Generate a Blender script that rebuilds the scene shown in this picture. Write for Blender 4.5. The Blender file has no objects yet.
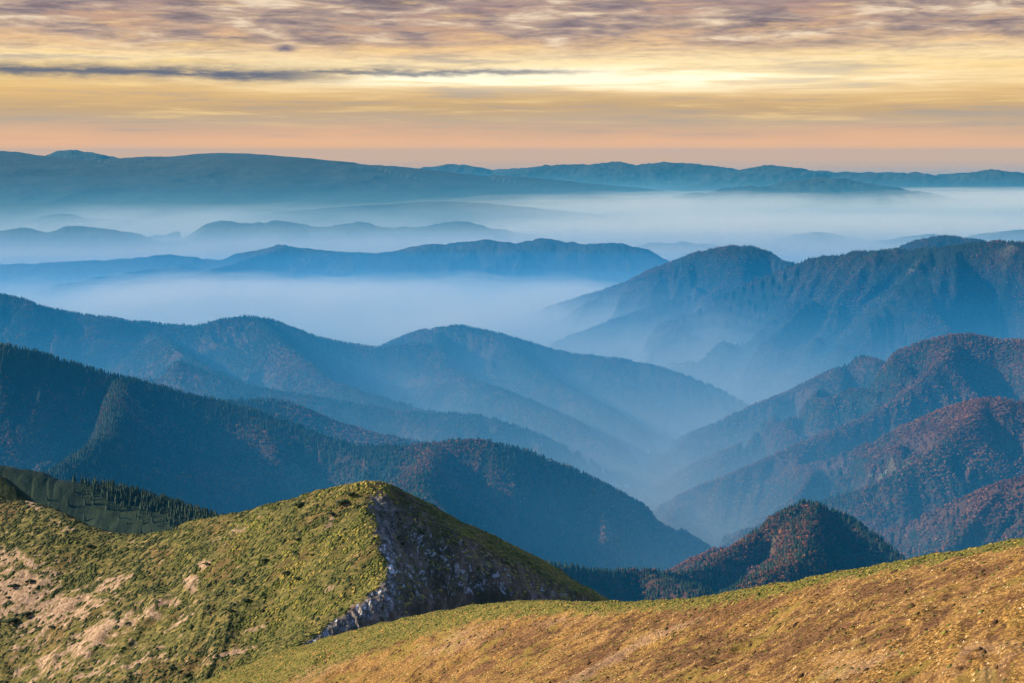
import bpy, math, random
import numpy as np

rad = math.radians
random.seed(7)
rng = np.random.default_rng(11)

# ------------------------------------------------------------------ camera
W, H = 1024, 683
F = 1407.0
ZC = 1900.0
PITCH = math.atan((341.5 - 153.0) / F)
scene = bpy.context.scene
col = scene.collection
cam_d = bpy.data.cameras.new('camera')
cam = bpy.data.objects.new('camera', cam_d)
col.objects.link(cam)
cam_d.sensor_width = 36.0
cam_d.lens = F * 36.0 / W
cam_d.clip_start = 0.5
cam_d.clip_end = 600000.0
cam.location = (0, 0, ZC)
cam.rotation_euler = (rad(90) - PITCH, 0, 0)
scene.camera = cam

# ------------------------------------------------------------------ light and exposure
SUN_AZ = rad(-88)      # from the view direction (+Y), negative = to the left
SUN_EL = rad(24)
SKY_GAIN = 1.0
EXPO = 1.12
scene.view_settings.view_transform = 'Standard'
scene.view_settings.look = 'None'
scene.view_settings.gamma = 1.0
scene.view_settings.exposure = EXPO
scene.view_settings.use_curve_mapping = False
scene.render.engine = 'CYCLES'
cy = scene.cycles
cy.max_bounces = 12
cy.diffuse_bounces = 2
cy.glossy_bounces = 1
cy.volume_bounces = 8
cy.transparent_max_bounces = 64
cy.use_denoising = True
cy.sample_clamp_indirect = 4.0
scene.render.film_transparent = False

sd = bpy.data.lights.new('sun', 'SUN')
sun = bpy.data.objects.new('sun', sd)
col.objects.link(sun)
sd.energy = 5.0
sd.angle = rad(0.6)
sd.color = (1.0, 0.83, 0.62)
sun.rotation_euler = (rad(90) - SUN_EL, 0, -SUN_AZ + math.pi)
sun.location = (-3000, 800, 4000)


# ---- little node helper
class NT:
    def __init__(self, tree):
        self.t = tree
        self.n = tree.nodes
        self.l = tree.links

    def new(self, typ, **kw):
        nd = self.n.new(typ)
        for k, v in kw.items():
            setattr(nd, k, v)
        return nd

    def link(self, a, b):
        self.l.new(a, b)

    def val(self, sock, v):
        if hasattr(v, 'is_output') or hasattr(v, 'links'):
            self.l.new(v, sock)
        else:
            sock.default_value = v

    def math(self, op, a, b=0.0, c=None, clamp=False):
        nd = self.new('ShaderNodeMath', operation=op, use_clamp=clamp)
        self.val(nd.inputs[0], a)
        self.val(nd.inputs[1], b)
        if c is not None:
            self.val(nd.inputs[2], c)
        return nd.outputs[0]

    def mix(self, fac, a, b, blend='MIX'):
        nd = self.new('ShaderNodeMix', data_type='RGBA', blend_type=blend)
        nd.clamp_factor = True
        self.val(nd.inputs[0], fac)
        self.val(nd.inputs[6], a if not isinstance(a, tuple) else tuple(a) + (1,) * (4 - len(a)))
        self.val(nd.inputs[7], b if not isinstance(b, tuple) else tuple(b) + (1,) * (4 - len(b)))
        return nd.outputs[2]

    def ramp(self, fac, stops, interp='LINEAR'):
        nd = self.new('ShaderNodeValToRGB')
        cr = nd.color_ramp
        cr.interpolation = interp
        while len(cr.elements) > 1:
            cr.elements.remove(cr.elements[-1])
        for i, (p, c) in enumerate(stops):
            c = tuple(c) + (1,) * (4 - len(c)) if isinstance(c, (tuple, list)) else (c, c, c, 1)
            if i == 0:
                e = cr.elements[0]
                e.position = p
            else:
                e = cr.elements.new(p)
            e.color = c
        self.val(nd.inputs[0], fac)
        return nd.outputs[0]

    def noise(self, vec, scale=1.0, detail=4.0, rough=0.55, dist=0.0, dims='3D'):
        nd = self.new('ShaderNodeTexNoise', noise_dimensions=dims)
        if vec is not None:
            self.val(nd.inputs['Vector'], vec)
        nd.inputs['Scale'].default_value = scale
        nd.inputs['Detail'].default_value = detail
        nd.inputs['Roughness'].default_value = rough
        nd.inputs['Distortion'].default_value = dist
        return nd.outputs[0]

    def smooth(self, x, a, b):
        nd = self.new('ShaderNodeMapRange', interpolation_type='SMOOTHSTEP')
        self.val(nd.inputs[0], x)
        nd.inputs[1].default_value = a
        nd.inputs[2].default_value = b
        return nd.outputs[0]

    def combine(self, x, y, z=0.0):
        nd = self.new('ShaderNodeCombineXYZ')
        for i, v in enumerate((x, y, z)):
            self.val(nd.inputs[i], v)
        return nd.outputs[0]


def lin(r, g, b):
    f = lambda c: ((c / 255 + 0.055) / 1.055) ** 2.4 if c > 10 else c / 255 / 12.92
    return (f(r), f(g), f(b))


# ---- world: Nishita sky overhead, lit cloud sheets low over the horizon
world = bpy.data.worlds.new('World')
scene.world = world
world.use_nodes = True
w = NT(world.node_tree)
w.n.clear()
tc = w.new('ShaderNodeTexCoord')
sep = w.new('ShaderNodeSeparateXYZ')
w.link(tc.outputs['Generated'], sep.inputs[0])
X, Y, Z = sep.outputs
az = w.math('MULTIPLY', w.math('ARCTAN2', X, Y), 57.2958)      # degrees, + right
el = w.math('MULTIPLY', w.math('ARCSINE', Z), 57.2958)         # degrees

sky = w.new('ShaderNodeTexSky', sky_type='NISHITA')
sky.sun_disc = False
sky.sun_elevation = SUN_EL
sky.sun_rotation = SUN_AZ
sky.air_density = 1.0
sky.dust_density = 1.5
sky.altitude = 1900
sky_c = w.mix(1.0, sky.outputs[0], (0.085, 0.10, 0.125), 'MULTIPLY')

# undulation of the bands
wob = w.math('MULTIPLY', w.math('SUBTRACT', w.noise(w.combine(w.math('MULTIPLY', az, 0.06), w.math('MULTIPLY', el, 0.35), 3.0), 1.0, 3.0, 0.55), 0.5), 1.5)
elw = w.math('ADD', el, wob)
base = w.ramp(w.math('DIVIDE', elw, 8.0), [
    (0.0, lin(255, 190, 118)), (0.045, lin(246, 188, 138)), (0.10, lin(222, 178, 142)), (0.16, lin(200, 174, 144)),
    (0.23, lin(206, 172, 126)), (0.31, lin(230, 188, 124)), (0.40, lin(252, 214, 142)),
    (0.46, lin(255, 228, 178)), (0.53, lin(240, 200, 152)), (0.63, lin(206, 166, 140)), (0.74, lin(172, 144, 142)),
    (0.84, lin(214, 190, 168)), (1.0, lin(196, 180, 176))], 'LINEAR')
# wide warm streaks
st1 = w.noise(w.combine(w.math('MULTIPLY', az, 0.13), w.math('MULTIPLY', el, 2.3), 0.0), 1.0, 9.0, 0.62, 0.3)
st2 = w.noise(w.combine(w.math('MULTIPLY', az, 0.22), w.math('MULTIPLY', el, 1.3), 7.0), 1.0, 7.0, 0.6, 0.4)
hi = w.smooth(st1, 0.50, 0.72)
c1 = w.mix(w.math('MULTIPLY', hi, w.smooth(el, 0.3, 2.2)), base, lin(255, 218, 148))
lo_ = w.smooth(st1, 0.50, 0.30)
c1 = w.mix(w.math('MULTIPLY', lo_, w.math('MULTIPLY', w.smooth(el, 0.35, 1.1), 0.7)), c1, lin(172, 162, 154))
# grey-lilac cloud deck above four degrees
deck = w.math('MULTIPLY', w.smooth(w.math('ADD', el, w.math('MULTIPLY', w.math('SUBTRACT', st2, 0.5), 2.0)), 3.7, 4.8), w.smooth(st2, 0.35, 0.54))
rip = w.noise(w.combine(w.math('MULTIPLY', az, 0.34), w.math('MULTIPLY', el, 2.3), 2.0), 1.0, 12.0, 0.60, 0.35)
deckc = w.ramp(rip, [(0.35, lin(116, 106, 118)), (0.45, lin(152, 136, 138)), (0.54, lin(194, 168, 150)), (0.64, lin(240, 218, 190))])
c1 = w.mix(w.math('MULTIPLY', deck, 0.9), c1, deckc)
# fine ripples everywhere
rp = w.noise(w.combine(w.math('MULTIPLY', az, 1.2), w.math('MULTIPLY', el, 9.0), 5.0), 1.0, 5.0, 0.6, 0.3)
c1 = w.mix(w.math('MULTIPLY', w.smooth(el, 2.6, 4.0), 0.45), c1, w.ramp(rp, [(0.3, (0.62, 0.60, 0.62)), (0.5, (0.97, 0.97, 0.97)), (0.7, (1.25, 1.2, 1.12))]), 'MULTIPLY')


def gauss(x, c, s):
    d = w.math('DIVIDE', w.math('SUBTRACT', x, c), s)
    return w.math('POWER', 2.71828, w.math('MULTIPLY', w.math('MULTIPLY', d, d), -1.0))


# glowing gap in the clouds
glow = w.math('MULTIPLY', gauss(az, 3.5, 12.0), gauss(w.math('ADD', el, w.math('MULTIPLY', wob, 0.45)), 2.95, 0.46))
c1 = w.mix(w.math('MULTIPLY', glow, w.math('ADD', 0.55, w.smooth(st1, 0.4, 0.6)), clamp=True), c1, (1.25, 1.10, 0.78))
# long slate-blue bar of cloud
edge = w.math('ADD', el, w.math('MULTIPLY', w.math('SUBTRACT', w.noise(w.combine(w.math('MULTIPLY', az, 0.35), w.math('MULTIPLY', el, 1.5), 9.0), 1.0, 7.0, 0.65), 0.5), 0.9))
bar = w.math('MULTIPLY', gauss(w.math('ADD', edge, w.math('MULTIPLY', az, 0.006)), 3.02, 0.27), w.smooth(az, -4.5, -10.0))
bar2 = w.math('MULTIPLY', w.math('MULTIPLY', gauss(edge, 3.18, 0.13), 0.85), w.smooth(az, 5.5, 0.0))
bar = w.math('MAXIMUM', bar, bar2)
bar = w.math('MULTIPLY', bar, w.smooth(w.noise(w.combine(w.math('MULTIPLY', az, 0.5), w.math('MULTIPLY', el, 3.0), 4.0), 1.0, 6.0, 0.6), 0.20, 0.46))
c1 = w.mix(w.math('MULTIPLY', bar, 0.92, clamp=True), c1, lin(84, 98, 124))
# small dark puff
puff = w.math('MULTIPLY', gauss(az, -9.0, 0.45), gauss(edge, 4.12, 0.15))
c1 = w.mix(puff, c1, lin(120, 112, 132))
low = w.smooth(el, 16.0, 7.0)
c1 = w.mix(1.0, c1, (2.0 ** -EXPO,) * 3, 'MULTIPLY')
vis = w.mix(low, sky_c, c1)
below = w.smooth(el, -0.85, -1.3)
vis = w.mix(below, vis, (0.10, 0.17, 0.25))
bg = w.new('ShaderNodeBackground')
w.link(vis, bg.inputs[0])
bg.inputs[1].default_value = SKY_GAIN
wo = w.new('ShaderNodeOutputWorld')
w.link(bg.outputs[0], wo.inputs[0])


# ------------------------------------------------------------------ numpy noise
_perm = rng.permutation(256).astype(np.int32)
_perm = np.concatenate([_perm, _perm])
_ang = rng.random(256) * 2 * np.pi
_gx, _gy = np.cos(_ang).astype(np.float32), np.sin(_ang).astype(np.float32)


def perlin(x, y):
    xi = np.floor(x)
    yi = np.floor(y)
    fx = (x - xi).astype(np.float32)
    fy = (y - yi).astype(np.float32)
    xi = xi.astype(np.int64) & 255
    yi = yi.astype(np.int64) & 255
    u = fx * fx * fx * (fx * (fx * 6 - 15) + 10)
    v = fy * fy * fy * (fy * (fy * 6 - 15) + 10)

    def g(ix, iy, dx, dy):
        k = _perm[_perm[ix & 255] + (iy & 255)]
        return _gx[k] * dx + _gy[k] * dy
    a = g(xi, yi, fx, fy)
    b = g(xi + 1, yi, fx - 1, fy)
    c = g(xi, yi + 1, fx, fy - 1)
    d = g(xi + 1, yi + 1, fx - 1, fy - 1)
    return (a + (b - a) * u + (c - a) * v + (a - b - c + d) * u * v) * 1.5


def fbm(x, y, o=4, g=0.5):
    s = 0.0
    a = 1.0
    for i in range(o):
        s = s + a * perlin(x + 17.3 * i, y - 9.1 * i)
        x = x * 2.03
        y = y * 2.03
        a *= g
    return s


def ridged(x, y, o=4, g=0.5):
    s = 0.0
    a = 1.0
    wgt = 1.0
    for i in range(o):
        n = 1.0 - np.abs(perlin(x + 31.7 * i, y + 11.9 * i))
        n = n * n * wgt
        wgt = np.clip(n * 1.6, 0, 1)
        s = s + a * n
        x = x * 2.07
        y = y * 2.07
        a *= g
    return s / 1.6


# ------------------------------------------------------------------ from the photograph's outline to the ground
cp, sp = math.cos(PITCH), math.sin(PITCH)


def ray(px, py):
    u = (px - 512.0) / F
    v = (341.5 - py) / F
    dx, dy, dz = u, cp + v * sp, -sp + v * cp
    h = np.hypot(dx, dy)
    return dx / h, dy / h, dz / h


def pt(px, py, d):
    a, b, c = ray(px, py)
    return np.array([a * d, b * d, ZC + c * d])


def project(x, y, z):
    zc = z - ZC
    depth = y * cp - zc * sp
    up = y * sp + zc * cp
    depth = np.maximum(depth, 1e-3)
    return 512 + F * x / depth, 341.5 - F * up / depth


def catmull(P, n):
    P = np.asarray(P, float)
    out = []
    for i in range(len(P) - 1):
        p0 = P[max(i - 1, 0)]
        p1, p2 = P[i], P[i + 1]
        p3 = P[min(i + 2, len(P) - 1)]
        for k in range(n):
            t = k / n
            out.append(0.5 * (2 * p1 + (p2 - p0) * t + (2 * p0 - 5 * p1 + 4 * p2 - p3) * t * t + (3 * p1 - p0 - 3 * p2 + p3) * t ** 3))
    out.append(P[-1])
    return np.array(out)


# each range: crest outlines as (x, y, metres away); slopes on the (left, right) side of the way of travel
RANGES = []


def rng_add(key, lines, slope=(0.5, 0.5), r0=20, ero=0.3, emax=160, lam=700, jag=0.0, sub=4, flat=0.0):
    RANGES.append(dict(key=key, lines=lines, slope=slope, r0=r0, ero=ero, emax=emax, lam=lam, jag=jag, sub=sub, flat=flat))


K = 1000.0
rng_add('under_camera', [[(512, 157, 1.0)]], (0.5, 0.5), 3, 0.0, 0, 100)
rng_add('grass_ridge', [[(1250, 508, 225), (1130, 524, 243), (1024, 543, 262), (900, 565, 292), (800, 582, 325), (700, 599, 362), (600, 603, 405),
                         (540, 602, 430), (480, 606, 458), (400, 621, 505), (310, 645, 560), (200, 684, 585), (100, 720, 600)]],
        (0.55, 0.6), 5, 0.05, 2, 40, 0.0, 6)
rng_add('green_hill', [
    [(-160, 470, 880), (-40, 484, 850), (0, 498, 830), (30, 502, 815), (60, 513, 795), (95, 529, 775), (135, 534, 760), (165, 531, 750), (200, 520, 740), (260, 507, 722),
     (320, 491, 705), (352, 484, 697), (372, 481, 700), (380, 482, 704)],
    [(366, 482, 699), (376, 481.5, 702), (392, 486, 708), (415, 501, 720), (440, 524, 732), (480, 545, 742), (510, 560, 748),
     (560, 584, 756), (600, 604, 760), (660, 640, 766)],
    [(372, 483, 700), (366, 500, 682), (372, 525, 662), (377, 550, 642), (385, 568, 630), (380, 583, 618), (355, 604, 604), (325, 626, 590), (300, 644, 574), (280, 660, 560)]],
    (0.80, 0.60), 4, 0.04, 4, 60, 0.0, 5)
RANGES[-1]['ls'] = [(0.8, 0.6), (1.0, 0.88), (0.9, 0.6)]
rng_add('knoll', [[(-60, 452, 1000), (-20, 466, 990), (0, 475, 980), (12, 486, 970), (26, 500, 960)]], (1.1, 0.9), 3, 0.05, 5, 50, 0, 4)
rng_add('spruce_spur', [[(-200, 440, 2.5 * K), (0, 465, 2.35 * K), (60, 480, 2.3 * K), (120, 491, 2.25 * K), (160, 503, 2.2 * K), (215, 522, 2.1 * K), (270, 552, 2.05 * K), (330, 600, 2.0 * K)]],
        (0.6, 0.5), 15, 0.10, 30, 260, 0.0, 4)
rng_add('pyramid_hill', [
    [(520, 562, 2.7 * K), (560, 567, 2.75 * K), (600, 573, 2.8 * K), (640, 572, 2.85 * K), (690, 574, 2.9 * K), (720, 560, 3.0 * K), (750, 538, 3.1 * K), (775, 522, 3.15 * K), (800, 505, 3.2 * K),
     (815, 504, 3.2 * K), (840, 516, 3.2 * K), (870, 536, 3.15 * K), (900, 558, 3.1 * K), (960, 600, 3.0 * K)],
    [(640, 574, 2.85 * K), (700, 590, 2.7 * K)], [(812, 506, 3.2 * K), (800, 555, 2.85 * K), (770, 575, 2.7 * K)]],
    (0.70, 0.70), 12, 0.34, 50, 170, 0.0, 4)
rng_add('shadow_ridge', [
    [(-250, 300, 5.2 * K), (0, 345, 5.0 * K), (60, 361, 4.95 * K), (120, 377, 4.9 * K), (180, 393, 4.85 * K), (240, 408, 4.8 * K), (300, 428, 4.7 * K), (350, 446, 4.6 * K), (400, 448, 4.5 * K),
     (440, 444, 4.45 * K), (480, 442, 4.4 * K), (515, 449, 4.4 * K), (560, 465, 4.45 * K), (600, 484, 4.5 * K), (640, 512, 4.6 * K), (680, 538, 4.7 * K), (705, 556, 4.8 * K)],
    [(440, 446, 4.45 * K), (420, 490, 3.9 * K), (470, 540, 3.5 * K)],
    [(120, 378, 4.9 * K), (110, 430, 4.3 * K), (60, 470, 3.8 * K)]],
    (0.72, 0.72), 18, 0.38, 130, 460, 0.0, 4)
rng_add('back_hump', [[(225, 402, 5.5 * K), (270, 401, 5.5 * K), (300, 408, 5.45 * K), (340, 425, 5.4 * K), (400, 440, 5.3 * K), (450, 450, 5.3 * K), (560, 480, 5.4 * K)]], (0.65, 0.65), 20, 0.3, 80, 360)
rng_add('misty_ridge', [
    [(-220, 262, 9.0 * K), (0, 294, 8.7 * K), (30, 303, 8.6 * K), (60, 311, 8.6 * K), (110, 318, 8.5 * K), (150, 323, 8.5 * K), (195, 326, 8.4 * K), (220, 320, 8.4 * K), (245, 317, 8.4 * K),
     (270, 320, 8.4 * K), (300, 331, 8.3 * K), (340, 342, 8.3 * K), (380, 347, 8.3 * K), (400, 345, 8.3 * K), (425, 344, 8.3 * K)],
    [(380, 347, 8.9 * K), (400, 338, 8.9 * K), (415, 332, 8.9 * K), (440, 328, 8.8 * K), (462, 326, 8.7 * K), (490, 332, 8.6 * K), (520, 340, 8.5 * K), (560, 352, 8.4 * K), (600, 357, 8.3 * K),
     (640, 363, 8.2 * K), (680, 374, 8.1 * K), (715, 388, 8.1 * K), (742, 402, 8.1 * K), (765, 416, 8.1 * K)],
    [(440, 330, 8.8 * K), (438, 352, 8.2 * K), (455, 372, 7.8 * K), (500, 390, 7.3 * K), (560, 415, 6.9 * K), (600, 440, 6.7 * K)],
    [(500, 334, 8.6 * K), (540, 372, 7.9 * K), (600, 405, 7.4 * K), (640, 430, 7.1 * K)],
    [(255, 318, 8.4 * K), (290, 350, 7.6 * K), (340, 385, 7.0 * K), (430, 412, 6.6 * K)],
    [(150, 330, 8.5 * K), (190, 360, 7.4 * K), (250, 390, 6.7 * K)],
    [(180, 362, 6.9 * K), (240, 385, 6.7 * K), (330, 400, 6.5 * K), (420, 414, 6.4 * K), (480, 416, 6.3 * K), (540, 436, 6.3 * K), (600, 466, 6.4 * K), (630, 482, 6.5 * K)]],
    (0.64, 0.64), 20, 0.42, 170, 560, 0.0, 4)
rng_add('rust_mountain', [
    [(628, 486, 6.7 * K), (650, 466, 6.75 * K), (675, 450, 6.8 * K), (700, 432, 6.9 * K), (730, 416, 6.95 * K), (760, 403, 7.0 * K), (790, 392, 7.1 * K), (820, 380, 7.1 * K), (845, 366, 7.1 * K),
     (862, 357, 7.1 * K), (880, 362, 7.0 * K)],
    [(700, 470, 6.3 * K), (760, 432, 6.4 * K), (820, 405, 6.4 * K), (860, 380, 6.45 * K), (885, 363, 6.5 * K), (905, 349, 6.5 * K), (930, 340, 6.5 * K), (955, 335, 6.5 * K), (975, 335, 6.5 * K), (1000, 340, 6.5 * K), (1030, 341, 6.5 * K),
     (1130, 346, 6.6 * K), (1260, 330, 6.8 * K)],
    [(660, 535, 5.5 * K), (720, 496, 5.6 * K), (770, 476, 5.6 * K), (820, 462, 5.5 * K), (870, 445, 5.4 * K), (910, 428, 5.3 * K), (950, 408, 5.2 * K), (990, 399, 5.1 * K), (1024, 403, 5.1 * K), (1120, 400, 5.2 * K)],
    [(955, 337, 6.5 * K), (930, 375, 6.1 * K), (880, 410, 5.9 * K), (800, 445, 5.7 * K), (730, 475, 5.6 * K)],
    [(985, 400, 5.1 * K), (950, 440, 4.8 * K), (890, 480, 4.6 * K), (800, 510, 4.6 * K)]],
    (0.66, 0.66), 15, 0.5, 130, 330, 0.0, 4)
rng_add('right_spur', [[(1200, 440, 4.0 * K), (1024, 478, 4.1 * K), (990, 489, 4.15 * K), (950, 505, 4.2 * K), (915, 522, 4.25 * K), (880, 536, 4.3 * K), (840, 565, 4.4 * K)]], (0.75, 0.75), 12, 0.4, 90, 300)
rng_add('dark_mountain', [
    [(470, 342, 12.2 * K), (505, 325, 12.0 * K), (540, 311, 11.9 * K), (560, 303, 11.8 * K), (600, 291, 11.7 * K), (630, 280, 11.6 * K), (660, 266, 11.5 * K), (690, 255, 11.4 * K), (720, 248, 11.3 * K),
     (745, 246, 11.2 * K), (765, 251, 11.2 * K), (780, 260, 11.1 * K), (800, 264, 11.1 * K)],
    [(640, 345, 10.2 * K), (680, 320, 10.2 * K), (720, 297, 10.2 * K), (760, 278, 10.1 * K), (800, 263, 10.0 * K), (840, 255, 10.0 * K), (870, 251, 9.9 * K), (900, 250, 9.9 * K), (950, 246, 9.8 * K),
     (1000, 241, 9.8 * K), (1030, 242, 9.8 * K), (1130, 236, 9.9 * K), (1260, 250, 10.0 * K)],
    [(745, 250, 11.2 * K), (700, 290, 10.8 * K), (640, 310, 10.6 * K), (560, 340, 10.4 * K)],
    [(930, 248, 9.8 * K), (900, 290, 9.3 * K), (870, 320, 9.0 * K)]],
    (0.60, 0.60), 22, 0.42, 220, 800, 0.0, 4)
rng_add('dark_peak', [[(860, 262, 12.5 * K), (895, 249, 12.5 * K), (915, 241, 12.5 * K), (940, 236, 12.5 * K), (970, 238, 12.5 * K), (990, 243, 12.5 * K), (1040, 262, 12.5 * K)]], (0.6, 0.6), 30, 0.3, 100, 700)
rng_add('middle_range', [
    [(-240, 268, 17.5 * K), (0, 264, 17.0 * K), (50, 262, 16.8 * K), (100, 260, 16.6 * K), (135, 258, 16.5 * K), (160, 255, 16.4 * K), (185, 256, 16.3 * K), (205, 259, 16.3 * K), (222, 259, 16.2 * K), (240, 253, 16.2 * K),
     (265, 248, 16.1 * K), (285, 245, 16.0 * K), (305, 248, 16.0 * K), (335, 251, 15.9 * K), (370, 253, 15.8 * K), (395, 251, 15.8 * K), (420, 245, 15.7 * K), (450, 243, 15.7 * K), (480, 241, 15.6 * K), (505, 241, 15.6 * K),
     (515, 244, 15.6 * K), (535, 240, 15.5 * K), (552, 239, 15.5 * K), (570, 243, 15.5 * K), (600, 243, 15.5 * K), (622, 243, 15.5 * K), (645, 250, 15.5 * K), (668, 260, 15.5 * K), (700, 275, 15.6 * K)],
    [(60, 284, 15.0 * K), (130, 272, 15.2 * K), (190, 266, 15.6 * K)],
    [(285, 247, 16.0 * K), (240, 262, 15.2 * K), (190, 275, 14.6 * K), (120, 284, 14.2 * K)],
    [(540, 242, 15.5 * K), (500, 260, 15.0 * K), (470, 275, 14.6 * K)]],
    (0.42, 0.42), 30, 0.28, 150, 900, 0.0, 4)
rng_add('pale_range', [
    [(-50, 262, 27 * K), (60, 248, 26 * K), (110, 238, 25.5 * K), (150, 236, 25 * K), (190, 229, 25 * K), (210, 223, 25 * K), (225, 221, 25 * K), (245, 223, 25 * K), (265, 222, 25 * K), (279, 220, 25 * K), (300, 224, 25 * K),
     (322, 227, 25 * K), (345, 224, 25 * K), (363, 222, 25 * K), (390, 227, 25 * K), (420, 226, 25 * K), (440, 223, 25 * K), (465, 222, 25 * K), (485, 227, 25 * K), (512, 232, 25 * K), (545, 237, 25 * K), (570, 246, 25 * K)],
    [(610, 255, 22 * K), (640, 248, 22 * K), (665, 250, 22 * K), (690, 258, 22 * K)]],
    (0.28, 0.28), 30, 0.35, 140, 1200)
rng_add('low_hills', [
    [(-100, 236, 24 * K), (0, 231, 24 * K), (25, 228, 24 * K), (50, 232, 24 * K), (80, 226, 24 * K), (105, 230, 24 * K), (135, 236, 24 * K)],
    [(20, 222, 30 * K), (60, 214, 30 * K), (110, 221, 30 * K), (160, 222, 30 * K)],
    [(610, 248, 22 * K), (680, 243, 22 * K), (760, 250, 22 * K)],
    [(800, 238, 24.5 * K), (820, 232, 24.5 * K), (845, 238, 24.5 * K)], [(890, 240, 24 * K), (925, 234, 24 * K), (960, 240, 24 * K)], [(990, 234, 24.5 * K), (1024, 230, 24.5 * K), (1080, 233, 24.5 * K)]],
    (0.2, 0.2), 60, 0.2, 60, 1600)
rng_add('plateau', [
    [(-260, 158, 45.6 * K), (-80, 150, 44.8 * K), (0, 151, 44.0 * K), (15, 154, 44.0 * K), (40, 155, 44.0 * K), (70, 158, 44.0 * K), (105, 159, 44.0 * K), (140, 157, 44.0 * K), (180, 156, 44.0 * K), (215, 153, 44.0 * K), (260, 154, 43.2 * K), (290, 158, 43.2 * K), (320, 161, 42.4 * K),
     (350, 164, 42.4 * K), (390, 166, 41.6 * K), (420, 169, 41.6 * K), (450, 173, 41.6 * K), (480, 175, 41.6 * K), (510, 176, 40.8 * K), (545, 180, 40.8 * K), (570, 185, 40.0 * K), (595, 188, 40.0 * K), (640, 194, 39.2 * K),
     (700, 200, 38.4 * K), (760, 203, 37.6 * K), (810, 206, 37.6 * K), (860, 213, 36.8 * K)],
    [(0, 168, 40.0 * K), (80, 164, 40.8 * K), (160, 166, 40.8 * K), (240, 167, 40.0 * K), (330, 174, 39.2 * K), (420, 184, 38.4 * K)],
    [(250, 202, 34.4 * K), (320, 197, 34.4 * K), (400, 190, 35.2 * K), (440, 192, 35.2 * K), (520, 202, 34.4 * K)],
    [(300, 210, 30.4 * K), (370, 205, 30.4 * K), (430, 202, 30.4 * K), (480, 203, 30.4 * K), (540, 209, 30.4 * K)]],
    (0.10, 0.10), 150, 0.10, 70, 3200)
rng_add('far_mountains', [
    [(420, 170, 54.8 * K), (440, 167, 54.0 * K), (450, 164, 54.0 * K), (470, 166, 54.0 * K), (490, 169, 54.0 * K), (512, 169, 53.3 * K), (535, 168, 51.8 * K), (550, 165, 51.8 * K), (590, 164, 51.8 * K), (617, 162, 51.8 * K), (640, 164, 51.8 * K),
     (665, 162, 51.8 * K), (690, 163, 51.8 * K), (710, 166, 51.8 * K), (730, 172, 51.8 * K), (760, 180, 51.1 * K), (785, 186, 50.3 * K)],
    [(715, 173, 48.0 * K), (745, 169, 48.0 * K), (765, 165, 48.0 * K), (775, 165, 48.0 * K), (795, 170, 48.0 * K), (850, 172, 48.0 * K), (900, 172, 48.0 * K)],
    [(745, 186, 38.0 * K), (785, 184, 38.0 * K), (805, 180, 38.0 * K), (825, 177, 38.0 * K), (840, 182, 38.0 * K), (857, 191, 38.0 * K)]],
    (0.17, 0.17), 120, 0.2, 100, 2400)
rng_add('farthest_mountains', [
    [(40, 160, 54 * K), (56, 153, 54 * K), (66, 150, 54 * K), (74, 150, 54 * K), (88, 153, 54 * K), (105, 155, 54 * K), (125, 160, 54 * K)],
    [(840, 176, 46.0 * K), (870, 173, 46.0 * K), (905, 175, 46.0 * K), (917, 172, 46.0 * K), (935, 175, 46.0 * K), (960, 173, 46.0 * K), (980, 171, 46.0 * K), (997, 169, 46.0 * K), (1015, 173, 46.0 * K), (1060, 175, 46.0 * K), (1200, 172, 46.0 * K)]],
    (0.2, 0.2), 120, 0.15, 60, 2400)
KEYS = [r['key'] for r in RANGES]

# ------------------------------------------------------------------ the ground sheet, one height for every point
FAST = False
core = np.arange(-23.6, 23.6001, 0.042)
wide = np.concatenate([[24.0, 24.6, 25.4, 26.5, 28, 30, 33, 37, 42, 48], np.arange(56, 180.1, 10.33)])
wide[-1] = 180.0
AZ = np.radians(np.concatenate([-wide[::-1], core, wide]))
R = np.concatenate([
    np.array([0.6, 2, 5, 10, 18, 30, 45, 60, 80, 100, 120, 140, 160, 175, 188]),
    np.exp(np.arange(math.log(200), math.log(900), 0.0017)),
    np.exp(np.arange(math.log(903), math.log(1900), 0.010)),
    np.exp(np.arange(math.log(1915), math.log(17500), 0.0034)),
    np.exp(np.arange(math.log(17560), math.log(30000), 0.006)),
    np.exp(np.arange(math.log(30100), math.log(62000), 0.007))])
NR, NC = len(R), len(AZ)
RR, AA = np.meshgrid(R, AZ, indexing='ij')
GX = (RR * np.sin(AA)).astype(np.float32)
GY = (RR * np.cos(AA)).astype(np.float32)
print('grid', NR, NC, NR * NC)

# valley floor and the far plain
floor_z = 310 + 70 * np.clip((RR - 8200) / 3500, 0, 1) + 30 * fbm(GX / 2600, GY / 2600, 4)
farw = np.clip((RR - 17000) / 10000, 0, 1)
floor_z = floor_z * (1 - farw) + farw * (360 + 90 * fbm(GX / 6000, GY / 5000, 4))
HT = floor_z.astype(np.float32)
ZONE = np.full(HT.shape, -1, np.int16)
DROP = np.full(HT.shape, 400.0, np.float32)

def allp_i(ps, p):
    return [q is p for q in ps].index(True)


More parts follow.
